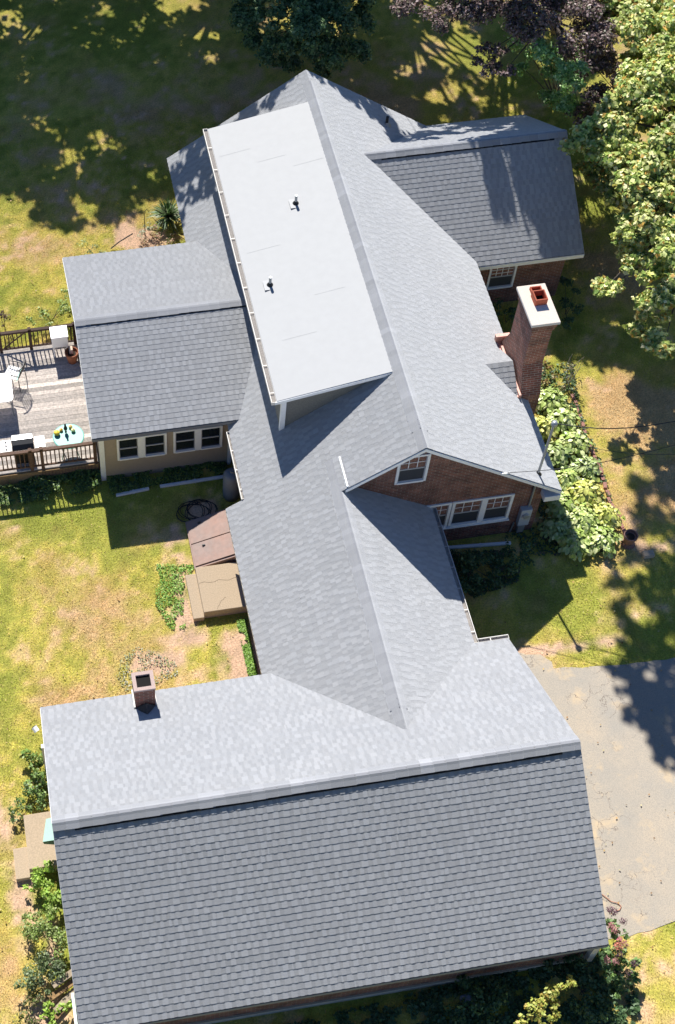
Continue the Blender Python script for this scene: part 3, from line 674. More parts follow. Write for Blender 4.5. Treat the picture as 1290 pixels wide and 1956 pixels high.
mb = MB(); mb.box((3.09, yw - .10, .46), (3.13, yw - .04, .50)); mb.tube([(3.0, yw - .05, .55), (2.96, yw - .05, .1)], .02, 8); mb.build('conduit', M_metal, em)
fl_ = MB(); q = Vector((gx0 - .14, gN - .55, 1.70)); fl_.tube([q, q + Vector((-.06, .10, .05))], .07, 12); fl_ = fl_.build('floodlight', M_wplastic, house); fl_['label'] = 'small white floodlight at the garage corner'
mb = MB(); mb.tube([q + Vector((-.062, .104, .052)), q + Vector((-.066, .111, .056))], .055, 12); mb.build('lens', M_black, fl_)
mb = MB(); mb.box((gx0 - .09, gN - .95, -.1), (gx0 - .01, gN - .85, 1.62)); mb.build('downspout', M_gut, house)
wl_ = MB(); q = at(1152, 1703, 1.35); wl_.box((gwx1, q.y - .10, 1.3), (gx1 + .13, q.y + .08, 1.5)); wl_ = wl_.build('wall_lamp', M_wplastic, house)
mb = MB(); mb.box((gx1 + .02, q.y - .08, 1.26), (gx1 + .12, q.y + .05, 1.299)); mb.build('lens', M_black, wl_)
mb = MB(); mb.box((gx1 - .10, gS + .16, -.1), (gx1 + .045, gS + .28, 1.55)); mb.build('downspout', M_gut, house)

def lie_tube(name, pts, r, m, label, cat, group=None):
    mb = MB(); mb.tube(pts, r, 8); o = mb.build(name, m); return tag(o, label, cat, group)
# ------------------------------------------------------------------ things round the house
#PART2
# --- cellar bulkhead, stoop, barrel and bits along the west wall
def slab_prism(mb, pts_bottom, pts_top):
    n = len(pts_top)
    mb.wallquad(pts_top)
    for i in range(n): j = (i + 1) % n; mb.wallquad([pts_bottom[i], pts_bottom[j], pts_top[j], pts_top[i]])
bk = empty('cellar_bulkhead', (-4.8, 9.2, 0), 'rusty red steel cellar bulkhead doors against the breezeway wall', 'bulkhead')
bx0, bx1, by0, by1 = -5.50, -4.28, 8.12, 9.62
fmb = MB(); slab_prism(fmb, [(bx0, by0, -.02), (bx1, by0, -.02), (bx1, by1, -.02), (bx0, by1, -.02)], [(bx0, by0, .10), (bx1, by0, .50), (bx1, by1, .50), (bx0, by1, .10)]); fmb.build('frame', M_rust, bk)
def bz(x): return .10 + (x - bx0) / (bx1 - bx0) * .40
for a, b in ((by0 + .06, 8.845), (8.875, by1 - .06)):
    mb = MB(); slab_prism(mb, [(bx0 + .03, a, bz(bx0) + .002), (bx1 - .01, a, bz(bx1) + .002), (bx1 - .01, b, bz(bx1) + .002), (bx0 + .03, b, bz(bx0) + .002)],
                       [(bx0 + .03, a, bz(bx0) + .04), (bx1 - .01, a, bz(bx1) + .04), (bx1 - .01, b, bz(bx1) + .04), (bx0 + .03, b, bz(bx0) + .04)]); d = mb.build('door', M_rust, bk)
    mb = MB(); mb.box((bx0 + .30, b - .14, bz(bx0 + .3) + .04), (bx0 + .38, b - .11, bz(bx0 + .3) + .085)); mb.build('handle', M_black, d)
st = empty('concrete_stoop', (-5, 7.3, 0), 'cracked tan concrete stoop with one lower step beside the bulkhead', 'stoop')
mb = MB(); mb.box((-5.50, 6.68, -.1), (-4.28, 8.04, .30)); mb.build('landing', M_conc, st, bevel=.015)
mb = MB(); mb.box((-5.78, 6.62, -.1), (-5.502, 7.95, .15)); mb.build('step', M_conc, st, bevel=.012)
mb = MB(); pts = [Vector((-5.48 + .13 * k, 7.55 + .03 * math.sin(k * 1.9), .302)) for k in range(9)]; mb.tube(pts, .004, 4)
pts = [Vector((-5.15 + .035 * k, 6.72 + .07 * k - .004 * k * k + .02 * math.sin(k * 2), .302)) for k in range(9)]; mb.tube(pts, .004, 4); mb.build('crack', mat('crack', (.16, .12, .09), 1), st)
tk = empty('rain_barrel', (-4.08, 10.15, 0), 'tall grey barrel standing under the downspout in the corner', 'barrel')
mb = MB(); mb.lathe((-4.11, 10.35, -.02), [(.0, 0), (.23, 0.0), (.245, .25), (.245, .95), (.20, 1.02), (.14, 1.06), (0, 1.07)], 24); mb.build('body', M_grey, tk, smooth=True)
mb = MB(); mb.tube([(-4.11, 10.36, 1.04), (-4.11, 10.36, 1.12)], .06, 12); mb.build('cap', M_grey, tk)
mb = MB(); pts = []
for k in range(150):
    a = k * .33; r = .30 + .07 * math.sin(k * .41); pts.append((-5.15 + r * _c(a) * 1.25 + .12 * _s(k * .09), 9.95 + r * _s(a), .03 + .06 * (k / 150) + .01 * _s(k)))
hs = mb; hs.tube(pts, .010, 6); tag(hs.build('garden_hose', M_black), 'dark garden hose coiled on the shaded bare ground', 'hose')
def lying_spout(u0, v0, u1, v1, label, z=.05):
    a, b = at(u0, v0, z), at(u1, v1, z); U = (b - a).normalized(); N = Vector((0, 0, 1)); V_ = N.cross(U); L = (b - a).length
    o = empty('downspout_extension', (a.x, a.y, 0), label, 'drain pipe', 'white downspout extensions lying on the ground')
    mb = MB(); mb.frame(a, U, V_, N, (0, -.04, -.04), (L, .04, .035)); mb.build('pipe', M_white, o, bevel=.008)
    mb = MB(); mb.frame(a, U, V_, N, (L * .5, -.046, -.041), (L * .5 + .05, .046, .041)); mb.build('joint_collar', M_white, o)
    return o
lying_spout(222, 946, 285, 933, 'short white drain pipe half covered by ivy, nearest the sunroom corner post')
lying_spout(306, 929, 436, 909, 'long white drain pipe lying below the sunroom windows')
lying_spout(856, 1046, 976, 1037, 'white drain pipe on the ground below the triple window of the brick gable')
# --- deck
DZ = .45; dx0, dx1, dy0, dy1 = -14.2, -7.53, 11.72, 16.05
dk = empty('wooden_deck', (-9.5, 14, 0), 'weathered wooden deck with dark railings beside the sunroom', 'deck')
mb = MB(); y = dy0 + .02; random.seed(4)
while y < dy1 - .02:
    x = dx0
    g = random.choice([.42, .48, .54, .60, .66]); 
    if abs(y - 12.55) < .08 or abs(y - 14.6) < .06: g = .80
    mb.box((x, y, DZ - .04), (dx1, y + .134, DZ + random.uniform(-.002, .002)), None, (g, g * .90, g * .81)); y += .141
mb.build('floor_boards', mat('deck_board', (.4, .33, .28), .85, attr=True, var=.28, scale=5, bump=.3, bscale=70), dk)
mb = MB(); mb.box((dx0, dy0 - .04, -.05), (dx1, dy0 - .005, DZ - .045)); mb.box((dx0, dy0, .1), (dx1, dy1, DZ - .05)); mb.build('skirt', M_lumber, dk)
mb = MB()
def lattice(mb, x0, x1, z0, z1, y):
    k = x0
    while k < x1 + .3:
        mb.box((k, y - .052, z0), (k + .02, y - .046, z1), Matrix.Identity(4)); k += .09
    z = z0
    while z < z1: mb.box((x0, y - .046, z), (x1, y - .041, z + .02)); z += .07
lattice(mb, -9.1, -7.65, -.02, .40, dy0); mb.build('lattice', M_railf, dk)
RT = 1.28
def railing(a, b, m, posts, diag=()):
    a, b = Vector(a), Vector(b); T = (b - a).normalized(); L = (b - a).length; N = Vector((0, 0, 1)); H = N.cross(T)
    mb = MB(); mb.frame(a, T, H, N, (0, -.045, RT - .035), (L, .045, RT)); mb.frame(a, T, H, N, (0, -.02, RT - .10), (L, .02, RT - .04)); mb.frame(a, T, H, N, (0, -.02, DZ + .09), (L, .02, DZ + .14)); r = mb.build('railing', m, dk)
    k = .06; mb = MB()
    while k < L:
        mb.frame(a, T, H, N, (k, -.016, DZ + .10), (k + .032, .016, RT - .05)); k += .118
    bl = mb.build('baluster', m, r); bl['kind'] = 'stuff'; bl['label'] = 'row of thin upright balusters'
    for p in posts:
        mb = MB(); mb.frame(a, T, H, N, (p - .045, -.045, -.02), (p + .045, .046, RT + .06)); mb.build('post', m, dk)
    for d0, d1 in diag:
        mb = MB(); p0 = a + T * d0 + N * (DZ + .12) + H * .03; p1 = a + T * d1 + N * (RT - .08) + H * .03; mb.tube([p0, p1], .022, 6); mb.build('gate_brace', m, r)
railing((dx0, dy1 - .05, 0), (dx1 - .05, dy1 - .05, 0), M_rail, (3.1, 4.42, 5.28, 6.55), diag=((4.5, 5.2),))
railing((dx0, dy0 + .05, 0), (dx1 - .05, dy0 + .05, 0), M_railf, (3.3, 4.85, 5.15, 6.58))
# --- things on the deck
def on(u, v, z): return at(u, v, z)
p = on(-2, 742, DZ + .72)
t = empty('patio_table', (p.x, p.y, DZ), 'large white rounded patio table at the left end of the deck', 'table')
mb = MB(); hw, hl, rr_ = .36, .50, .12; out = []
for cx_, cy_, a0 in ((hw - rr_, hl - rr_, 0), (-1.0, hl - rr_, 90), (-1.0, -hl + rr_, 180), (hw - rr_, -hl + rr_, 270)):
    for k in range(5): a = R_(a0 + k * 22.5); out.append((p.x + cx_ + rr_ * _c(a), p.y + cy_ + rr_ * _s(a)))
mb.wallquad([(x, y, DZ + .74) for x, y in out]); mb.wallquad([(x, y, DZ + .70) for x, y in out][::-1])
for i in range(len(out)): j = (i + 1) % len(out); mb.wallquad([(*out[i], DZ + .70), (*out[j], DZ + .70), (*out[j], DZ + .74), (*out[i], DZ + .74)])
mb.build('tabletop', mat('table_white', (.92, .92, .92), .35), t)
for sx, sy in ((.27, .4), (.27, -.4), (-1.0, .4), (-1.0, -.4)):
    mb = MB(); mb.tube([(p.x + sx, p.y + sy, DZ + .70), (p.x + sx * 1.0 + .05, p.y + sy * 1.1, DZ)], .018, 8); mb.build('leg', M_grey, t)
p = on(131, 833, DZ + .70)
t = empty('round_table', (p.x, p.y, DZ), 'round mint green patio table near the front railing', 'table')
mb = MB(); mb.lathe((p.x, p.y, DZ), [(0, .70), (.40, .70), (.425, .69), (.425, .67), (0, .67)], 36); mb.build('tabletop', M_green, t)
for k in range(4):
    a = R_(45 + 90 * k); mb = MB(); mb.tube([(p.x + .12 * _c(a), p.y + .12 * _s(a), DZ + .67), (p.x + .22 * _c(a), p.y + .22 * _s(a), DZ + .35), (p.x + .33 * _c(a), p.y + .33 * _s(a), DZ)], .014, 8); mb.build('leg', M_green, t)
def gourd(u, v, r, col, label, sq=.8):
    q = on(u, v, DZ + .74); o = empty('squash', (q.x, q.y, DZ + .70), label, 'squash', 'squashes on the round green table')
    mb = MB(); prof = [(r * math.sin(math.pi * k / 8), r * sq * (1 - math.cos(math.pi * k / 8))) for k in range(9)]; mb.lathe((q.x, q.y, DZ + .702), prof, 16); mb.build('fruit', col, o, smooth=True)
    mb = MB(); mb.tube([(q.x, q.y, DZ + .70 + 2 * r * sq - .01), (q.x + .012, q.y, DZ + .72 + 2 * r * sq)], .008, 6); mb.build('stem', M_railf, o)
gourd(109, 828, .085, mat('yellow_skin', (.75, .55, .06), .45), 'large yellow squash at the left of the round green table')
gourd(117, 821, .05, mat('yellow_skin2', (.72, .42, .08), .5), 'small orange squash behind the large yellow one')
gourd(140, 822, .06, mat('pale_squash', (.62, .66, .30), .5), 'pale green squash to the right of the black figure')
gourd(135, 815, .055, mat('tan_squash', (.70, .48, .18), .5), 'tan squash at the back edge of the round green table')
q = on(126, 824, DZ + .72); o = empty('bird_figure', (q.x, q.y, DZ + .70), 'small black bird figure standing between the squashes', 'figurine')
mb = MB(); mb.lathe((q.x, q.y, DZ + .702), [(0, 0), (.035, 0), (.012, .02), (.012, .06), (.045, .10), (.055, .16), (.035, .23), (.02, .27), (.028, .30), (.02, .335), (0, .34)], 14); mb.build('body', M_black, o, smooth=True)
mb = MB(); mb.tube([(q.x, q.y + .03, DZ + .82), (q.x - .02, q.y + .13, DZ + .86)], .018, 8, r2=.008); mb.build('tail', M_black, o)
# grill
p = on(44, 850, DZ + .75)
t = empty('gas_grill', (p.x, p.y, DZ), 'gas grill with black and silver hood between pale side shelves', 'grill')
gx_, gy_ = p.x, p.y + .05
mb = MB(); mb.box((gx_ - .27, gy_ - .20, DZ + .12), (gx_ + .27, gy_ + .22, DZ + .72)); mb.build('cabinet', M_black, t, bevel=.01)
hp = [(-.24, 0), (-.24, .09), (-.16, .19), (-.02, .235), (.14, .21), (.24, .12), (.24, 0)]
mb = MB(); z0 = DZ + .735
for i in range(len(hp) - 1):
    a, b = hp[i], hp[i + 1]; mb.wallquad([(gx_ - .29, gy_ + a[0], z0 + a[1]), (gx_ + .29, gy_ + a[0], z0 + a[1]), (gx_ + .29, gy_ + b[0], z0 + b[1]), (gx_ - .29, gy_ + b[0], z0 + b[1])])
for s_ in (-.29, .29): mb.wallquad([(gx_ + s_, gy_ + a[0], z0 + a[1]) for a in hp])
hood = mb.build('hood', M_black, t)
mb = MB(); 
for i in (3, 4):
    a, b = hp[i], hp[i + 1]; mb.wallquad([(gx_ - .27, gy_ + a[0], z0 + a[1] + .004), (gx_ + .27, gy_ + a[0], z0 + a[1] + .004), (gx_ + .27, gy_ + b[0], z0 + b[1] + .004), (gx_ - .27, gy_ + b[0], z0 + b[1] + .004)])
mb.build('hood_panel', M_steel, hood)
mb = MB(); mb.tube([(gx_ - .24, gy_ - .29, z0 + .08), (gx_ + .24, gy_ - .29, z0 + .08)], .014, 8); mb.build('handle', M_steel, hood)
for a, b in ((-.62, -.31), (.31, .60)):
    mb = MB(); mb.box((gx_ + a, gy_ - .2, DZ + .70), (gx_ + b, gy_ + .2, DZ + .735)); mb.build('side_shelf', mat('shelf', (.68, .66, .64), .5), t, bevel=.012)
for k in range(3):
    mb = MB(); mb.tube([(gx_ - .45, gy_ - .12 + .12 * k, DZ + .735), (gx_ - .45, gy_ - .12 + .12 * k, DZ + .76)], .022, 10); mb.build('knob', M_black, t)
for sx in (-.24, .24):
    for sy in (-.17, .18): mb = MB(); mb.tube([(gx_ + sx, gy_ + sy, DZ), (gx_ + sx, gy_ + sy, DZ + .14)], .02, 8); mb.build('leg', M_black, t)
# patio chair
p = on(26, 712, DZ + .45)
t = empty('patio_chair', (p.x, p.y, DZ), 'slatted patio chair with pale seat drawn up to the white table', 'chair')
A_ = Matrix.Translation((p.x, p.y, DZ)) @ Matrix.Rotation(R_(-28), 4, 'Z')
for k in range(6):
    mb = MB(); mb.box((-.22 + k * .075, -.22, .43), (-.22 + k * .075 + .05, .22, .45), A_); mb.build('seat_slat', M_white if k < 5 else M_green, t)
for k in range(6):
    mb = MB(); y_ = -.20 + k * .08; mb.tube([A_ @ Vector((.22, y_, .45)), A_ @ Vector((.33, y_ * 1.05, .86))], .012, 6); mb.build('back_slat', M_black, t)
mb = MB(); mb.tube([A_ @ Vector((.33 - .10 * abs(_s(a)) ** 2, .26 * _s(a), .88)) for a in np.linspace(-1.5, 1.5, 9)], .018, 6); mb.build('top_rail', M_black, t)
for sy in (-.24, .24):
    mb = MB(); mb.tube([A_ @ Vector((-.22, sy, 0)), A_ @ Vector((-.22, sy, .62)), A_ @ Vector((.0, sy * 1.06, .65)), A_ @ Vector((.28, sy, .64))], .016, 6); mb.build('armrest', M_black, t)
    for sx in (-.2, .24): mb = MB(); mb.tube([A_ @ Vector((sx, sy * .9, .44)), A_ @ Vector((sx * 1.1, sy, 0))], .014, 6); mb.build('leg', M_black, t)
# white storage box on a stand, pots
p = on(113, 633, DZ + .85)
t = empty('storage_box', (p.x, p.y, DZ), 'white box on legs standing by the rear deck railing', 'box')
mb = MB(); mb.box((p.x - .24, p.y - .23, DZ + .42), (p.x + .22, p.y + .17, DZ + .82)); mb.build('body', M_wplastic, t, bevel=.015)
mb = MB(); mb.box((p.x - .255, p.y - .245, DZ + .822), (p.x + .235, p.y + .185, DZ + .87)); mb.build('lid', mat('lid_white', (.9, .9, .92), .35), t, bevel=.012)
for sx in (-.2, .18):
    for sy in (-.19, .13): mb = MB(); mb.tube([(p.x + sx, p.y + sy, DZ), (p.x + sx, p.y + sy, DZ + .43)], .02, 8); mb.build('leg', M_wplastic, t)
def pot(u, v, z, r, h, m, label, name='plant_pot', cat='pot', z0=0.):
    q = on(u, v, z + h); t = empty(name, (q.x, q.y, z), label, cat)
    mb = MB(); mb.lathe((q.x, q.y, z), [(r * .62, 0), (r * .9, h * .82), (r, h * .84), (r, h), (r * .84, h), (r * .8, h * .82), (0, h * .8)], 24); mb.build('body', m, t, smooth=False)
    mb = MB(); mb.lathe((q.x, q.y, z), [(r * .79, h * .815), (0, h * .815)], 24); mb.build('soil', M_soil, t)
    return t, q
t, q = pot(137, 672, DZ, .20, .42, M_terra, 'terracotta pot in the shade of the white box on the deck')
mb = MB(); mb.box((q.x - .06, q.y - .02, DZ + .34), (q.x + .04, q.y + .14, DZ + .52)); tag(mb.build('paper_bag', mat('bag', (.75, .62, .5), .8), bevel=.01), 'pale paper bag resting in the terracotta pot on the deck', 'bag')
t, q = pot(1206, 1022, 0, .19, .40, mat('pot_brown', (.24, .13, .10), .7, var=.2), 'brown garden urn on the lawn at the end of the hosta bed')
mb = MB(); mb.lathe((q.x, q.y, .0), [(.20, 0), (.15, .06), (.10, .1)], 20); mb.build('foot', MATS['pot_brown'], t)
mb = MB(); mb.box((q.x + .25, q.y - .55, -.02), (q.x + .55, q.y - .35, .12)); tag(mb.build('stone', M_conc, bevel=.03), 'grey stone lying beside the brown garden urn', 'stone')
# --- west side of the garage
sp = empty('concrete_steps', (-10.5, 1, 0), 'pale concrete steps at the west side door of the garage', 'steps')
a = on(72, 1565, .3)
mb = MB(); mb.box((-10.62, .62, -.1), (gwx0 - .02, 1.95, .34)); mb.build('landing', M_conc, sp, bevel=.012)
mb = MB(); mb.box((-10.95, .50, -.1), (-10.622, 1.25, .15)); mb.build('step', M_conc, sp, bevel=.012)
q = on(90, 1590, .8); mb = MB()
hd = empty('cellar_hood', (q.x, q.y, .34), 'pale green sheet awning over the garage side steps', 'awning')
zz = 1.2; q0 = on(82, 1608, zz); q1 = on(84, 1565, zz - .1)
mb.wallquad([(q0.x, q0.y, zz), (gwx0, q0.y - .05, zz + .12), (gwx0, q1.y, zz - .02), (q1.x + .05, q1.y, zz - .10)]); mb.wallquad([(q0.x, q0.y, zz - .012), (gwx0, q0.y - .05, zz + .108), (gwx0, q1.y, zz - .032), (q1.x + .05, q1.y, zz - .112)][::-1]); mb.build('sheet', M_palegreen, hd)
mb = MB(); mb.wallquad([(q0.x, q0.y, zz - .002), (gwx0, q0.y - .05, zz + .118), (gwx0, q0.y - .05, zz - .25), (q0.x + .02, q0.y, zz - .14)]); mb.build('valance', mat('shaded_green', (.06, .14, .11), .6), hd)  # darker green paints the shade on the hanging side
q = on(142, 1925, 1.0); mb = MB(); mb.box((q.x - .03, q.y - .9, .9), (q.x + .03, q.y + .32, 1.0)); mb.box((q.x - .03, q.y + .26, -.05), (q.x + .03, q.y + .32, .9)); tag(mb.build('mint_rail', M_gwhite), 'mint white handrail at the south west corner of the garage', 'handrail')
random.seed(9)
for k, (u0, v0, u1, v1, z, lb) in enumerate(((108, 1878, 140, 1856, .36, 'grey weathered plank at the top of the lumber by the garage'), (98, 1905, 140, 1875, .24, 'yellowish plank in the middle of the lumber by the garage'), (112, 1925, 142, 1893, .15, 'tan plank low in the lumber by the garage'), (100, 1950, 130, 1915, .08, 'orange brown plank lowest in the lumber by the garage'))):
    a, b = on(u0, v0, z), on(u1, v1, z); U = (b - a).normalized(); L = (b - a).length + .5; mb = MB(); mb.frame(a - U * .1, U, Vector((0, 0, 1)).cross(U), Vector((0, 0, 1)), (0, -.07, -.03), (L, .07, .02))
    tag(mb.build('plank', M_lumber if k % 2 else mat('grey_plank', (.38, .31, .22), .9, var=.25)), lb, 'plank', 'planks stacked at the garage wall')
pts = [at(u, v, .03) for u, v in ((1150, 1708), (1158, 1714), (1168, 1722), (1180, 1725), (1187, 1731), (1184, 1738), (1172, 1741))]
lie_tube('extension_cord', pts, .009, M_hose, 'orange cord trailing over the driveway from the garage wall', 'cord')
# brick edging of the hosta bed
e0 = [at(u, v, .03) for u, v in ((1092, 752), (1108, 790), (1118, 830), (1136, 870), (1150, 905), (1162, 950), (1180, 985), (1196, 1022))]
bm_ = MB(); bm_.box((-.09, -.045, -.03), (.09, .045, .035)); first = bm_.build('edging_brick', mat('edging', (.42, .22, .17), .9, var=.3, scale=7)); n_ = 0
ORD = 'first second third fourth fifth sixth seventh eighth ninth tenth eleventh twelfth thirteenth fourteenth fifteenth sixteenth seventeenth eighteenth nineteenth twentieth twenty-first twenty-second twenty-third twenty-fourth'.split()
random.seed(12)
for a, b in zip(e0, e0[1:]):
    L = (b - a).length; m_ = int(L / .2)
    for k in range(m_):
        o = first if n_ == 0 else first.copy()
        if n_: COL.objects.link(o)
        o.location = a.lerp(b, (k + .5) / m_) + Vector((random.uniform(-.02, .02), 0, 0)); o.rotation_euler = (0, 0, math.atan2(b.y - a.y, b.x - a.x) + random.uniform(-.12, .12))
        tag(o, '%s brick from the chimney end in the curved edge of the hosta bed' % ORD[min(n_, 23)], 'brick', 'bricks edging the hosta bed'); n_ += 1
# overhead wires
def cable(name, pts, r, label):
    P_ = [Vector(p) for p in pts]; out = []
    for i in range(len(P_) - 1):
        for k in range(8):
            t_ = k / 8; out.append(P_[i].lerp(P_[i + 1], t_) - Vector((0, 0, .25 * math.sin(math.pi * t_))))
    out.append(P_[-1]); lie_tube(name, out, r, M_wire, label, 'cable', 'overhead wires east of the house')
cable('power_cable', [(3.50, 8.27, 4.27), at(1290, 805, 5.0), at(1290, 805, 5.0) + (at(1290, 805, 5.0) - Vector((3.5, 8.27, 4.27))) * 2.2 + Vector((0, 0, 1.5))], .013, 'thick dark service cable running east from the roof mast, farthest back of the wires')
cable('power_cable', [(2.2, myf - .02, zl(2.2) + .02), at(1290, 850, 4.9), at(1290, 850, 4.9) + (at(1290, 850, 4.9) - Vector((2.2, 7.66, 3.3))) * 1.8 + Vector((0, 0, 1.5))], .008, 'thin wire running east from the gable rake, second of the wires')
cable('power_cable', [(3.40, 8.18, 3.9), at(1290, 868, 4.6), at(1290, 868, 4.6) + (at(1290, 868, 4.6) - Vector((3.4, 8.18, 3.9))) * 2 + Vector((0, 0, 1.5))], .006, 'thinnest wire running east, nearest the driveway of the three')
mb = MB(); mb.box((2.1, myf - .05, zl(2.16) - .03), (2.32, myf - .024, zl(2.2) + .035)); mb.build('wire_bracket', M_wplastic, roof_m)

# ------------------------------------------------------------------ vegetation
def leaf_soup(P, Nn, size, cols, aspect=.5, bend=.0):
    """rhombic leaves at P with normals Nn"""
    k = len(P); r = RNG.randn(k, 3); t = np.cross(Nn, r); t /= np.linalg.norm(t, axis=1, keepdims=True) + 1e-9; b = np.cross(Nn, t)
    s = size * RNG.uniform(.6, 1.35, (k, 1))
    V = np.stack([P - t * s * .5, P + b * s * aspect * .5 + t * s * .05, P + t * s * .5 - Nn * s * bend, P - b * s * aspect * .5 + t * s * .05], 1)
    return V.reshape(-1, 3), np.repeat(cols, 4, 0)
def clump_points(c, rad, n, flat=.75, shell=.5, up=.5):
    d = RNG.randn(n, 3); d /= np.linalg.norm(d, axis=1, keepdims=True)
    d[:, 2] = np.where((d[:, 2] < -.2) & (RNG.rand(n) < .6), -d[:, 2], d[:, 2])
    lump = 1 + .30 * np.sin(d[:, 0] * 7 + c[0] * 3) * np.cos(d[:, 1] * 6 + c[1] * 2) + .12 * RNG.randn(n)
    rr = rad * (shell + (1 - shell) * RNG.rand(n) ** .5) * lump
    P = np.array(c) + d * rr[:, None] * np.array([1, 1, flat])
    Nn = d * .8 + RNG.randn(n, 3) * .55 + np.array([0, 0, up]); Nn /= np.linalg.norm(Nn, axis=1, keepdims=True)
    return P, Nn
def palette(n, cols, var=.18):
    cols = np.array(cols, float); i = RNG.randint(0, len(cols), n); return np.clip(cols[i] * RNG.uniform(1 - var, 1 + var, (n, 1)), .003, .9)
def crown_mesh(clumps, cols, leaf, dens, aspect=.6, flat=.7, shell=.45, sub=None, up=.5, bend=.12):
    VV = []; CC = []
    for (c, r) in clumps:
        subs = [(np.array(c), r)] if not sub else []
        if sub:                                        # break a clump in ragged sprays
            for _ in range(sub):
                d = RNG.randn(3); d /= np.linalg.norm(d); d[2] = abs(d[2]) * .9 - .25
                subs.append((np.array(c) + d * r * RNG.uniform(.45, 1.0) * np.array([1, 1, flat]), r * RNG.uniform(.26, .48)))
        for (cc_, r_) in subs:
            n = max(8, int(dens * r_ * r_)); P, Nn = clump_points(cc_, r_, n, flat, shell, up); tint = RNG.uniform(.8, 1.2)
            v, c_ = leaf_soup(P, Nn, leaf, palette(n, cols) * tint, aspect, bend); VV.append(v); CC.append(c_)
    return np.concatenate(VV), np.concatenate(CC)
def plant(name, label, cat, base, clumps, cols, leaf, dens, group=None, stems=3, trunk=None, tr=.03, m=None, low=.45, **kw):
    e = empty(name, base, label, cat, group)
    V_, C_ = crown_mesh(clumps, cols, leaf, dens, **kw); fast_mesh('crown' if trunk else 'foliage', V_, None, C_, m or M_leaf, e)
    mb = MB(); base = Vector(base)
    top = Vector(trunk) if trunk else None
    if trunk: mb.tube([base, base.lerp(top, .5) + Vector((.1, .05, 0)), top], tr, 10, r2=tr * .45)
    random.seed(len(label))
    for (c, r) in clumps:
        s_ = base.lerp(top, random.uniform(low, 1)) if trunk else base + Vector((random.uniform(-.05, .05), random.uniform(-.05, .05), 0))
        c = Vector(c); mid = s_.lerp(c, .55) + Vector((0, 0, .12 * r)); mb.tube([s_, mid, c], max(.006, tr * (.3 if trunk else .5)), 6, r2=.004)
    mb.build('trunk' if trunk else 'stem', M_bark, e)
    return e
G_LIME = [(.30, .36, .07), (.36, .40, .10), (.24, .32, .05), (.42, .42, .14)]
G_MID = [(.10, .17, .035), (.14, .21, .05), (.18, .24, .07), (.08, .13, .03)]
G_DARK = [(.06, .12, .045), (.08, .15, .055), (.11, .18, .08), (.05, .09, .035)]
G_MAPLE = [(.54, .58, .16), (.64, .66, .26), (.38, .46, .11), (.80, .76, .42), (.60, .62, .24), (.20, .30, .06), (.38, .46, .13), (.26, .36, .09), (.46, .52, .18), (.50, .54, .22), (.16, .26, .06), (.55, .34, .08)]
G_MAPLED = [(.14, .20, .06), (.20, .26, .08), (.10, .16, .05)]
G_PURP = [(.17, .11, .10), (.22, .15, .15), (.10, .07, .065), (.36, .27, .27), (.13, .13, .08)]
# maple at the east edge
tm = []; tm_low = []
for u, v, z, r in ((1125, 268, 6.3, .62), (1170, 225, 6.8, .75), (1225, 190, 7.2, .85), (1275, 160, 7.4, .9), (1215, 60, 7.6, .8), (1260, 30, 7.8, 1.0), (1190, 8, 7.6, .6), (1285, 100, 7.8, .8),
                   (1150, 300, 5.9, .55), (1205, 290, 6.4, .8), (1265, 270, 6.8, .95), (1220, 360, 5.9, .75), (1275, 350, 6.3, .85), (1190, 330, 5.6, .5),
                   (1215, 440, 5.2, .55), (1265, 430, 5.7, .8), (1190, 460, 4.7, .4), (1235, 510, 4.8, .6), (1285, 500, 5.4, .8),
                   (1155, 552, 4.9, .36), (1180, 545, 4.6, .22), (1245, 585, 4.4, .55), (1285, 575, 4.9, .6), (1270, 655, 4.2, .5), (1225, 630, 3.8, .32)):
    z *= .68; tm.append((tuple(at(u, v, z)), r)); (v < 480) and tm_low.append((tuple(at(u + random.uniform(-20, 30), v + 45, z * .66)), r * .8))
for x, y, z, r in ((10.2, 19.5, 4.9, 1.3), (11.5, 17.0, 5.6, 1.6), (10.4, 14.8, 4.6, 1.2), (12.5, 14.5, 4.9, 1.5), (13, 18.5, 4.9, 1.6), (11.5, 21.5, 4.9, 1.4), (9.9, 22.6, 4.6, 1.0), (11.3, 18, 6.6, 1.3)): tm.append(((x, y, z), r))
tm += tm_low
maple = plant('maple_tree', 'large yellow-green maple spreading its boughs over the east edge', 'tree', (11.2, 17.2, -.1), tm, G_MAPLE, .14, 2300, trunk=(11.2, 17.4, 4.9), tr=.3, sub=11, flat=.62, shell=.3, aspect=.8)
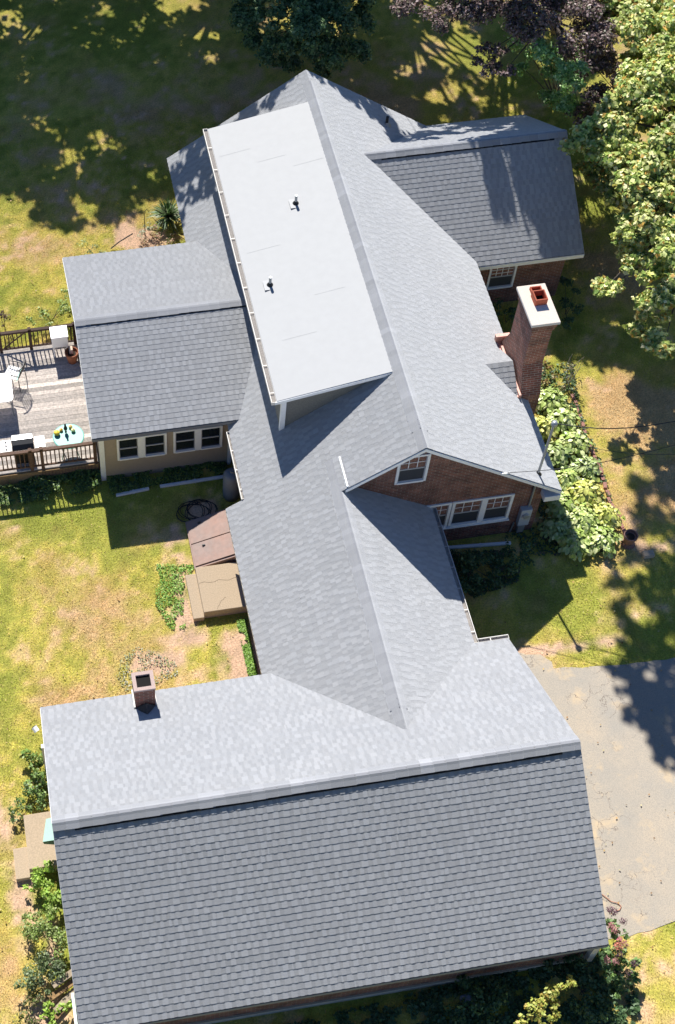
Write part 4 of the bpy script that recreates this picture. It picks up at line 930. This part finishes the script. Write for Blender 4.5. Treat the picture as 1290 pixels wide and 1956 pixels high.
# shade trees north of the lawn and west, they throw the dappled shade
def big_tree(name, label, x, y, h, r, cols, n=16, leaf=.34, dens=330, seed=1, sub=7, group=None, off=(0, 0), r_min=1.0, extra=()):
    
    rs = np.random.RandomState(seed); cl = []
    for k in range(n):
        a = rs.rand() * 6.283; q = r * rs.rand() ** .5; z = h * (.58 + .42 * rs.rand() * (1 - (q / r) ** 2 * .5)); px, py = x + off[0] + q * _c(a), y + off[1] + q * _s(a)
        z = max(z, (34.2 - py) / 1.33 + r_min)              # unseen boughs raised clear of the camera's view, they only cast shade
        cl.append(((px, py, z), r * rs.uniform(.22, .34)))
    for e_ in extra: cl.append((e_[:3], e_[3]))
    return plant(name, label, 'tree', (x, y, -.1), cl, cols, leaf, dens, trunk=(x, y, h * .8), tr=.28, sub=sub, flat=.75, shell=.3, aspect=.75, group=group)
XTRA = {2: [(x, y, z, .8) for x, y, z in ((-4.6, 26.6, 9.4), (-3.6, 25.9, 9.2), (-3.0, 26.9, 9.6), (-4.4, 27.6, 9.6), (-1.4, 27.0, 9.9), (-.4, 26.5, 9.7), (-2.2, 27.6, 10), (.6, 27.2, 9.9), (1.4, 26.7, 9.6), (2.2, 26.2, 9.4), (2.7, 25.5, 9.2), (3.3, 26.6, 9.4), (1.2, 28.2, 10), (-.5, 28.4, 10.2), (-3.4, 28.6, 10))],
        4: [(x, y, z, .95) for x, y, z in ((5.7, 23.9, 9.2), (6.5, 23.3, 9.0), (7.0, 22.4, 8.8), (5.2, 23.4, 9.1), (6.6, 23.0, 9.0), (6.1, 24.0, 9.2), (5.5, 22.8, 8.9), (6.9, 24.4, 9.4), (4.9, 24.3, 9.2), (7.3, 23.4, 9.0), (6.3, 21.9, 8.8))]}
for k, (x, y, h, r, ox, oy, n_c, lb) in enumerate(((-13.0, 35.0, 11.0, 4.6, 0, -1.2, 42, 'broad green tree beyond the north lawn, farthest west of its row'), (-7.0, 35.5, 11.5, 4.8, 0, -1.6, 46, 'tall tree beyond the north lawn, west of the middle'), (-1.0, 35.5, 12.0, 4.8, 0, -3.0, 50, 'tall dark tree straight behind the house'),
      (5.0, 35.8, 11.5, 4.2, .6, -3.0, 30, 'tall tree beyond the north lawn, just east of the house'), (8.6, 33.0, 11.5, 2.3, -2.9, -6.4, 12, 'high green tree leaning over the purple plum'), (-15.5, 29.0, 10, 3.6, 1.0, -1.0, 26, 'green tree beyond the north west corner'))):
    big_tree('shade_tree', lb, x, y, h, r, G_MID, seed=40 + k, n=n_c, group='shade trees beyond the north lawn', off=(ox, oy), dens=(250 if k == 4 else 190), extra=XTRA.get(k, ()))
tall = []
for u, v, r in ((1250, 920, .6), (1275, 890, .6), (1270, 980, .75), (1225, 1000, .5), (1285, 1060, .8), (1260, 1130, .8), (1235, 1185, .7), (1190, 1110, .5), (1288, 1200, .8), (1180, 1160, .35), (1250, 1240, .6), (1215, 1235, .4), (1240, 1295, .7), (1200, 1300, .55), (1262, 1345, .8),
                (1222, 1365, .6), (1288, 1300, .8), (1185, 1275, .4), (1272, 1410, .6), (1284, 1450, .45), (1242, 1390, .5), (1300, 1380, .8), (1310, 1150, .9), (1320, 1000, .9), (1330, 1260, .9), (1225, 940, .35), (1205, 1065, .3)):
    g_ = at(u, v, 0); tall.append(((g_.x - .062 * 14, g_.y + .93 * 14, 14.0), r))  # added crown, each clump set sunward of the shadow spot it casts
plant('unseen_tall_tree', 'very tall tree rising behind the maple, its crown above the east wing', 'tree', (15.0, 19.0, -.1), tall, G_MID, .26, 300, trunk=(6.3, 18.6, 13.7), low=.86, tr=.13, sub=8, flat=.7, shell=.3, aspect=.75)
for k, (x, y) in enumerate(((-14, 42.5), (-8, 43.5), (-2, 43), (4, 43), (10, 42))):
    big_tree('wood_tree', 'tree of the second row beyond the north lawn, %s from the west' % ('first', 'second', 'third', 'fourth', 'fifth')[k], x, y, 11.5, 4.4, G_MID, seed=80 + k, n=26, dens=230, group='second row of trees beyond the north lawn', off=(0, -1.0))
big_tree('yard_tree', 'tree outside the west edge shading the lawn above the deck', -13.6, 27.0, 7.5, 1.9, G_MID, seed=60, n=9)
# dark tree behind the roof peak
td = [(tuple(at(u, v, z)), r) for u, v, z, r in ((480, 40, 2.4, .7), (530, 95, 1.9, .7), (560, 30, 3.0, .9), (610, 100, 2.2, .8), (640, 45, 3.0, .9), (680, 90, 2.0, .6), (590, -20, 3.4, 1.0), (520, -10, 3.0, .9), (675, -5, 2.8, .8), (620, 130, 1.3, .5), (500, 80, 1.6, .6), (575, 70, 2.4, .8), (650, 110, 1.6, .6), (550, 120, 1.3, .5), (690, 40, 2.4, .6), (470, 10, 2.4, .6), (630, 5, 3.2, .8), (600, 60, 3.2, .7))]
plant('evergreen_tree', 'dense dark green tree behind the roof peak, half in shade', 'tree', tuple(at(590, 80, 0)), td, [(.12, .22, .09), (.16, .27, .11), (.24, .34, .17), (.08, .14, .06)], .12, 3200, trunk=tuple(at(590, 40, 2.6)), tr=.12, sub=9, flat=.8, shell=.35)
# purple plum
tp = [(tuple(at(u, v, z)), r * 1.12) for u, v, z, r in ((790, 12, 4.6, .55), (850, 25, 4.8, .6), (905, 20, 4.9, .7), (965, 40, 5.0, .8), (1030, 30, 5.2, .9), (1095, 40, 5.2, .9), (1150, 80, 4.9, .7), (1110, 110, 4.4, .7), (1165, 135, 4.3, .6), (1130, 180, 3.8, .6), (1110, 215, 3.2, .4), (940, 95, 4.2, .40), (925, 125, 4.0, .36), (965, 135, 3.9, .33), (1040, -20, 5.4, .9), (900, -30, 5.2, .8), (1000, -60, 5.6, 1.0), (1120, -40, 5.5, 1.0), (1150, 40, 4.6, .8), (1180, 180, 3.6, .6), (1140, 230, 2.8, .45), (1150, 120, 3.4, .7))]
plant('plum_tree', 'purple leaved plum tree behind the east wing', 'tree', tuple(at(1060, 60, 0)), tp, G_PURP, .10, 2000, trunk=tuple(at(1050, 20, 4.4)), tr=.15, sub=9, flat=.7, shell=.3)
th = [(tuple(at(u, v, z)), r) for u, v, z, r in ((1000, 80, 2.9, .5), (1035, 110, 3.0, .6), (1060, 150, 2.8, .6), (1090, 110, 3.0, .6), (1050, 190, 2.2, .45), (1085, 200, 2.0, .4), (1000, 130, 2.2, .3), (1015, 75, 4.9, .4), (1045, 95, 4.9, .45), (1070, 130, 4.6, .45), (1095, 165, 4.2, .45), (1075, 195, 3.4, .4), (1100, 215, 3.0, .35), (1110, 130, 4.8, .35))]
plant('holly_bush', 'bright green holly bush under the purple plum', 'bush', tuple(at(1060, 190, 0)), th, [(.26, .46, .15), (.34, .55, .20), (.16, .30, .09), (.46, .62, .30)], .10, 3000, sub=8, tr=.06, flat=.85, shell=.3)
# hostas
def hosta(u, v, r, cols, label):
    p = at(u, v, .25); e = empty('hosta', (p.x, p.y, 0), label, 'plant', 'hostas in the bed east of the house')
    r *= 1.22; n = int(150 * (r / .4) ** 2); a = RNG.rand(n) * 6.283; q = RNG.rand(n) ** .6; rad = r * q
    L = .165 * RNG.uniform(.6, 1.3, n); W = L * .66
    z = .14 + .20 * (1 - q ** 2) + .14 * RNG.rand(n); tilt = .15 + .35 * q + RNG.randn(n) * .35; rad = rad * RNG.uniform(.8, 1.25, n)
    ca_, sa_ = np.cos(a), np.sin(a); d = np.stack([ca_ * np.cos(tilt), sa_ * np.cos(tilt), -np.sin(tilt)], 1); sd__ = np.stack([-sa_, ca_, RNG.randn(n) * .25], 1)
    P0 = np.stack([p.x + rad * ca_, p.y + rad * sa_, z], 1) - d * L[:, None] * .5
    up_ = np.cross(d, sd__); up_ *= np.sign(up_[:, 2:3] + 1e-9)
    def pt(s, t, h): return P0 + d * (L * s)[:, None] + sd__ * (W * t)[:, None] + up_ * (L * h)[:, None]
    V_ = []; C_ = []
    col = palette(n, cols, .15)
    st_ = [(0, 0.02), (.25, .42), (.55, .5), (.8, .32), (1, 0.0)]
    for i in range(4):
        for sg in (-1, 1):
            s0, w0 = st_[i]; s1, w1 = st_[i + 1]; q4 = [pt(s0, 0, .0 - .25 * s0 * s0), pt(s1, 0, -.25 * s1 * s1), pt(s1, sg * w1, .09 * w1 - .25 * s1 * s1), pt(s0, sg * w0, .09 * w0 - .25 * s0 * s0)]
            V_.append(np.stack(q4, 1).reshape(-1, 3)); C_.append(np.repeat(col * (1.0 if sg > 0 else .94), 4, 0))
    fast_mesh('leaves', np.concatenate(V_), None, np.concatenate(C_), M_hosta, e)
    mb = MB(); random.seed(int(u))
    for k in range(5):
        b_ = random.uniform(0, 6.28); mb.tube([(p.x, p.y, 0), (p.x + r * .5 * _c(b_), p.y + r * .5 * _s(b_), .3)], .007, 5)
    mb.build('stalk', M_hosta_st, e)
M_hosta_st = mat('stalk', (.16, .22, .07), .6)
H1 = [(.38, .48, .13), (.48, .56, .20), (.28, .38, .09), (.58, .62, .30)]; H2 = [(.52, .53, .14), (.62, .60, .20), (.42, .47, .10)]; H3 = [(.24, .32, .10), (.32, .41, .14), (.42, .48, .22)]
for u, v, r, c, lb in ((1052, 762, .36, H1, 'hosta at the back of the bed beside the chimney foot'), (1075, 800, .38, H1, 'green hosta second from the chimney, near the brick edge'), (1040, 815, .30, H2, 'yellowish hosta against the house just in front of the chimney'),
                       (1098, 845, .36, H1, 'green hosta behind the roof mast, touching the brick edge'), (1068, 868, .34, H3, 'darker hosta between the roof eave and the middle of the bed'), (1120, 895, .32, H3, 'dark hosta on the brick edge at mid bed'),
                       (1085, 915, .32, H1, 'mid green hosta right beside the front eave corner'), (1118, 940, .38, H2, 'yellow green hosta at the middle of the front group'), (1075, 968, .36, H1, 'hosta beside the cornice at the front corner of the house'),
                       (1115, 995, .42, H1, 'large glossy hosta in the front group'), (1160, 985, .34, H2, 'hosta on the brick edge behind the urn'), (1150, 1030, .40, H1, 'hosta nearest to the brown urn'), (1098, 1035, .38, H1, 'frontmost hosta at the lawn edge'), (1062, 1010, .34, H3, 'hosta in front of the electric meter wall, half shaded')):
    hosta(u, v, r, c, lb)
mb = MB(); 
bed = [at(u, v, 0) for u, v in ((1010, 720), (1070, 700), (1100, 745), (1120, 800), (1150, 880), (1175, 950), (1200, 1030), (1170, 1060), (1060, 1060), (1010, 1040))]
def bush(label, cl, cols, leaf=.09, dens=1500, K=2.2, name='bush', cat='bush', sub=6, group=None, tr=.02, **kw):
    c = [(tuple(at(u, v, z)), r) for u, v, z, r in cl]; b = np.mean([q[0] for q in c], 0)
    kw.setdefault('shell', .3); kw.setdefault('flat', .8)
    if group and 'west wall' in group: c = [(p_, r_ * 1.3) for p_, r_ in c]
    return plant(name, label, cat, (float(b[0]), float(b[1]), -.03), c, cols, leaf * 1.05, dens * K, sub=sub, group=group, tr=tr, **kw)
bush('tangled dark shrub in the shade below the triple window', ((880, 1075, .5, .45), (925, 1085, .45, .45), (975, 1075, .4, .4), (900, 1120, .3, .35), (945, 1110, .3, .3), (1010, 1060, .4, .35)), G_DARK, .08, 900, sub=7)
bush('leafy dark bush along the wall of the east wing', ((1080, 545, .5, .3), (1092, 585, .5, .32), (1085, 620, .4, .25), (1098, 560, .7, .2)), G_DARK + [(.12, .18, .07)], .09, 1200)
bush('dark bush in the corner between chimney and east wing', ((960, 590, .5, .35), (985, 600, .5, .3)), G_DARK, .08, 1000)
bush('small yellowing plant at the foot of the big chimney', ((1045, 700, .45, .22), (1040, 730, .4, .22), (1062, 720, .35, .2)), [(.30, .25, .06), (.22, .22, .06), (.35, .2, .08), (.1, .12, .04)], .08, 1100)
bs = bush('sparse twiggy plant with bare pale stems behind the hosta bed', ((1085, 700, .7, .22), (1100, 730, .4, .25), (1075, 735, .3, .2)), [(.16, .15, .07), (.12, .13, .06), (.25, .2, .1)], .06, 420)
mb = MB(); random.seed(3); b_ = at(1085, 735, 0)
for k in range(9): mb.tube([b_, b_ + Vector((random.uniform(-.2, .2), random.uniform(-.1, .2), .5)), b_ + Vector((random.uniform(-.4, .4), random.uniform(-.2, .4), random.uniform(.8, 1.15)))], .009, 5, r2=.004)
mb.build('bare_twigs', mat('pale_twig', (.42, .36, .3), .8), bs)
# west side bushes of the garage
W = 'bushes along the west wall of the garage'; G_MID = [(.16, .26, .05), (.20, .29, .07), (.26, .34, .10), (.12, .20, .04)]
bush('dark leafy bush with yellow touches at the garage corner, just south of the floodlight', ((72, 1438, .5, .26), (80, 1465, .4, .22), (60, 1445, .3, .2)), G_MID + [(.4, .36, .08)], .09, 1300, group=W)
bush('mid green bush between floodlight corner and garage steps', ((65, 1495, .35, .26), (45, 1530, .25, .26), (75, 1525, .3, .2), (30, 1555, .2, .16)), [(.14, .24, .06), (.20, .29, .08), (.12, .17, .07)], .07, 1400, group=W)
bush('bright lime bush just south of the garage steps', ((88, 1675, .45, .28), (100, 1705, .4, .26), (70, 1690, .3, .2), (95, 1730, .3, .2)), [(.28, .42, .06), (.22, .36, .05), (.34, .46, .10)], .08, 1500, group=W)
bush('feathery green bush halfway down the garage wall', ((95, 1770, .5, .34), (70, 1775, .35, .28), (105, 1805, .5, .3), (60, 1750, .2, .2)), [(.16, .24, .05), (.22, .30, .07), (.28, .34, .12)], .06, 1700, group=W)
bush('grey green bush above the stacked planks', ((75, 1845, .45, .32), (55, 1870, .35, .28), (105, 1845, .4, .26), (85, 1880, .3, .26)), [(.15, .20, .09), (.22, .27, .15), (.10, .15, .05)], .06, 1700, group=W)
bush('small bright plant in front of the stacked planks', ((98, 1925, .3, .17), (92, 1945, .25, .15), (128, 1925, .3, .12)), [(.28, .42, .06), (.34, .48, .10)], .08, 1500, group=W)
bush('dark ragged bush left of the small bright plant', ((65, 1920, .25, .24), (55, 1945, .2, .22)), [(.10, .14, .04), (.16, .18, .06), (.2, .16, .08)], .06, 1300, group=W)
# hydrangea on the east corner of the garage
hy = bush('hydrangea bush with pink and mauve heads at the garage corner', ((1170, 1770, .9, .22), (1185, 1790, .8, .26), (1180, 1825, .8, .28), (1200, 1835, .6, .26), (1175, 1860, .5, .26), (1205, 1870, .3, .2), (1185, 1895, .3, .2)), [(.14, .24, .06), (.22, .32, .12), (.08, .14, .04)], .10, 1100)
for k, (u, v, z, c) in enumerate(((1166, 1738, 1.0, 0), (1172, 1742, 1.0, 0), (1168, 1768, 1.1, 1), (1174, 1777, 1.1, 1), (1185, 1797, 1.1, 2), (1193, 1805, 1.1, 1), (1180, 1808, 1.1, 3), (1184, 1822, 1.0, 0), (1160, 1834, 1.0, 1), (1176, 1836, .9, 1), (1212, 1840, .7, 0), (1200, 1858, .6, 0), (1190, 1760, 1.0, 0))):
    cs = [[(.20, .11, .13), (.13, .08, .10)], [(.48, .24, .22), (.40, .20, .20)], [(.34, .08, .13), (.45, .15, .2)], [(.62, .25, .17), (.5, .2, .15)]][c]
    V_, C_ = crown_mesh([(tuple(at(u, v, z)), .085)], cs, .035, 16000, flat=.8, shell=.6); fast_mesh('flower_head', V_, None, C_, M_leaf, hy)
# shade planting south of the garage
S_ = 'low shrubs in the shade south of the garage'
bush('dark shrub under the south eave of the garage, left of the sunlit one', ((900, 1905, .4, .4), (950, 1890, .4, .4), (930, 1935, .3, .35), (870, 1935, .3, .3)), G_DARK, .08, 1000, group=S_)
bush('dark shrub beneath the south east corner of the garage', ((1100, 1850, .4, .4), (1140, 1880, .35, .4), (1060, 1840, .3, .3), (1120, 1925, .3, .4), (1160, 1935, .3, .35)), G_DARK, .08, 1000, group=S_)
bush('yellow green shrub catching the sun south of the garage', ((1085, 1880, 1.25, .20), (1070, 1890, 1.2, .15), (1050, 1905, 1.15, .24), (1020, 1925, 1.15, .26), (1060, 1930, 1.1, .24), (1030, 1950, 1.1, .26), (990, 1945, 1.1, .18)), [(.36, .40, .08), (.44, .42, .10), (.42, .32, .08), (.26, .30, .06)], .08, 1500)
q = at(892, 1905, .2); mb = MB(); mb.box((q.x - .12, q.y - .08, -.05), (q.x + .12, q.y + .1, .14)); tag(mb.build('stone', M_grey, bevel=.04), 'pale grey stone lying in the dark planting south of the garage', 'stone')
# house west side plants
yc = empty('yucca', tuple(at(322, 425, 0)), 'spiky dark green yucca at the rear corner of the house', 'plant')
p = at(322, 415, .25); n = 230; a = RNG.rand(n) * 6.283; el = RNG.uniform(-.1, 1.4, n); L = RNG.uniform(.35, .7, n)
d = np.stack([np.cos(a) * np.cos(el), np.sin(a) * np.cos(el), np.sin(el)], 1); sd2 = np.stack([-np.sin(a), np.cos(a), 0 * a], 1) * .022; P0 = np.array(p)[None] + d * .03; mid = P0 + d * (L * .6)[:, None] + np.array([0, 0, .03]); tip = P0 + d * L[:, None] - np.array([0, 0, .12]) * (1 - np.sin(el))[:, None]
V_ = np.concatenate([np.stack([P0 - sd2, P0 + sd2, mid + sd2, mid - sd2], 1).reshape(-1, 3), np.stack([mid - sd2, mid + sd2, tip + sd2 * .1, tip - sd2 * .1], 1).reshape(-1, 3)])
fast_mesh('leaves', V_, None, np.tile(np.repeat(palette(n, [(.06, .12, .04), (.10, .17, .06), (.2, .24, .14)]), 4, 0), (2, 1)), M_leaf, yc)
bush('pinkish low flowers in the bed behind the sunroom roof', ((300, 450, .15, .2), (320, 462, .15, .22), (335, 450, .15, .18), (275, 462, .12, .16), (295, 435, .2, .14)), [(.44, .24, .18), (.35, .30, .14), (.5, .32, .24), (.22, .26, .1)], .05, 2200, flat=.5, name='flower_clump', cat='flowers')
bush('pale silvery shrub left of the yucca', ((282, 432, .25, .2), (270, 448, .2, .18)), [(.35, .38, .28), (.25, .3, .18)], .05, 1400)
bush('soft grey green shrub behind the north edge of the sunroom roof', ((175, 480, .35, .26), (160, 465, .4, .18), (200, 488, .2, .2)), [(.28, .33, .12), (.36, .40, .18)], .06, 1000)
bush('light green shrub beside the rear deck gate', ((85, 605, .5, .32), (120, 590, .5, .30), (128, 560, .4, .2), (60, 612, .35, .2)), [(.26, .34, .10), (.34, .40, .16), (.18, .26, .06)], .07, 1100)
bush('dark dry bush at the left end of the rear deck railing', ((3, 610, .5, .25), (8, 600, .7, .12)), [(.12, .08, .05), (.08, .05, .04)], .07, 700)
p = at(168, 476, .02); sh_ = empty('garden_stake', (p.x, p.y, 0), 'thin dark stake with a crook standing in the flower bed', 'stake')
b_ = at(277, 445, 0); mb = MB(); mb.tube([b_, b_ + Vector((0, 0, .9)), b_ + Vector((.08, 0, 1.0)), b_ + Vector((.14, 0, .9))], .01, 6); mb.build('rod', M_wire, sh_); sh_.location = b_
bpy.context.view_layer.update()
for c in sh_.children: c.matrix_parent_inverse = sh_.matrix_world.inverted()
lie_tube('garden_stick', [at(212, 475, .05), at(228, 462, .2), at(254, 446, .35)], .018, M_wire, 'dark stick leaning over the lawn beside the flower bed', 'stick')
# ground ivy (nobody could count it)
def ivy(name, label_, regions, cols, leaf, n, zr=(.02, .25)):
    P = []
    for poly in regions:
        q = np.array([list(at(u, v, .1))[:2] for u, v in poly]); lo, hi = q.min(0), q.max(0)
        X = RNG.uniform(lo[0], hi[0], n * 3); Y = RNG.uniform(lo[1], hi[1], n * 3); k = in_poly(X, Y, [tuple(a) for a in q]) & (vnoise(X, Y, .35, 5, 3) > .40); X, Y = X[k][:n], Y[k][:n]
        hh = vnoise(X, Y, .5, 99, 2); P.append(np.stack([X, Y, zr[0] + zr[1] * hh * RNG.rand(len(X)) ** .4], 1))
    P = np.concatenate(P); Nn = RNG.randn(len(P), 3) * .5 + np.array([0, 0, 1]); Nn /= np.linalg.norm(Nn, axis=1, keepdims=True)
    V_, C_ = leaf_soup(P, Nn, leaf, palette(len(P), cols, .25), .8); o = fast_mesh(name, V_, None, C_, M_leaf); tag(o, kind='stuff')
ivy('ground_ivy', '', [[(200, 905), (430, 880), (436, 905), (300, 925), (215, 945)], [(0, 912), (190, 895), (195, 925), (150, 945), (100, 938), (90, 955), (0, 965)]], G_DARK + G_MID, .06, 5200, (.02, .35))
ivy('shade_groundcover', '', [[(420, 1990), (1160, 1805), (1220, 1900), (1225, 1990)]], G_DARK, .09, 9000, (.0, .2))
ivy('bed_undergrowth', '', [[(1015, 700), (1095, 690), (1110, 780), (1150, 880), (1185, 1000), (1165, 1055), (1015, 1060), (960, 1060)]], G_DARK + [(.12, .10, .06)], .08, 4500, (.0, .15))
ivy('shrub_litter', '', [[(850, 1050), (1000, 1050), (990, 1110), (905, 1140), (880, 1120)]], G_DARK + [(.14, .11, .08)], .06, 3000, (.0, .2))
ivy('weed_patch', '', [[(300, 1075), (372, 1075), (366, 1100), (352, 1120), (350, 1180), (358, 1200), (325, 1200), (296, 1150)], [(452, 1180), (470, 1180), (494, 1290), (476, 1292)]], [(.20, .36, .06), (.26, .40, .08), (.15, .27, .05)], .05, 1500, (.0, .10))
ivy('silver_herb_patch', '', [[(222, 1290), (232, 1255), (262, 1232), (300, 1245), (335, 1262), (340, 1285), (300, 1305), (240, 1318)]], [(.30, .32, .22), (.24, .27, .15), (.34, .35, .28), (.28, .32, .10)], .045, 650, (.0, .10))
# ------------------------------------------------------------------ grass
def grass():
    n = 620000
    X = RNG.uniform(-12.2, 9.5, n); Y = RNG.uniform(-5.5, 26.0, n)
    keep = ~((X > gwx0) & (X < gwx1) & (Y > gyS) & (Y < gyN)) & ~((X > mx0) & (X < mx1) & (Y > 8) & (Y < 21.2)) & ~((X > -4.3) & (X < .33) & (Y > 3.6) & (Y < 8.5)) & ~((X > lwx) & (X < -3.7) & (Y > ywl) & (Y < 17.4)) & ~((X > 3) & (X < 6.7) & (Y > ywr) & (Y < 21.2))
    keep &= ~in_poly(X + RNG.randn(n) * .05, Y + RNG.randn(n) * .05, out_drive) & ~((X < dx1) & (Y > dy0) & (Y < dy1)) & ~((X > -5.8) & (X < -4.2) & (Y > 6.6) & (Y < 9.65))
    X, Y = X[keep], Y[keep]; C, D = ground_col(X, Y); dry, dirt, n2, n3 = ground_fields(X, Y)
    k = (RNG.rand(len(X)) > dirt * .93); X, Y, C, dry = X[k], Y[k], C[k], dry[k]
    n = len(X); a = RNG.rand(n) * 6.283; h = RNG.uniform(.03, .07, n); w_ = RNG.uniform(.005, .011, n); lean = RNG.uniform(.3, 1.5, n)
    P0 = np.stack([X, Y, np.full(n, -.02)], 1); s = np.stack([-np.sin(a), np.cos(a), 0 * a], 1) * w_[:, None]; t = np.stack([np.cos(a) * lean * h, np.sin(a) * lean * h, h], 1)
    V_ = np.stack([P0 - s, P0 + s, P0 + t], 1).reshape(-1, 3)
    C = C * RNG.uniform(.8, 1.6, (n, 1)); tan = RNG.rand(n) < (.08 + .30 * dry); C[tan] = np.array([.60, .44, .22]) * RNG.uniform(.7, 1.2, (tan.sum(), 1))
    o = fast_mesh('grass', V_, None, np.repeat(C, 3, 0), M_grass, n=3); tag(o, kind='stuff')
out_drive = drive_out
grass()

def litter():
    n = 1500; X = RNG.uniform(-12, 9, n); Y = RNG.uniform(-5, 26, n)
    k = ~((X > gx0) & (X < gx1) & (Y > gS) & (Y < gN)) & ~((X > mx0) & (X < mx1) & (Y > 8) & (Y < 21.2)) & ~((X > -4.3) & (X < .33) & (Y > 3.6) & (Y < 8.5)) & ~((X > dx0) & (X < -3.7) & (Y > 11.4) & (Y < 17.4))
    X, Y = X[k], Y[k]; P = np.stack([X, Y, np.full(len(X), .045)], 1); Nn = RNG.randn(len(X), 3) * .35 + np.array([0, 0, 1]); Nn /= np.linalg.norm(Nn, axis=1, keepdims=True)
    V_, C_ = leaf_soup(P, Nn, .055, palette(len(X), [(.42, .26, .10), (.55, .38, .14), (.28, .16, .07), (.5, .44, .2)], .25), .7); tag(fast_mesh('fallen_leaves', V_, None, C_, M_leaf), kind='stuff')
litter()
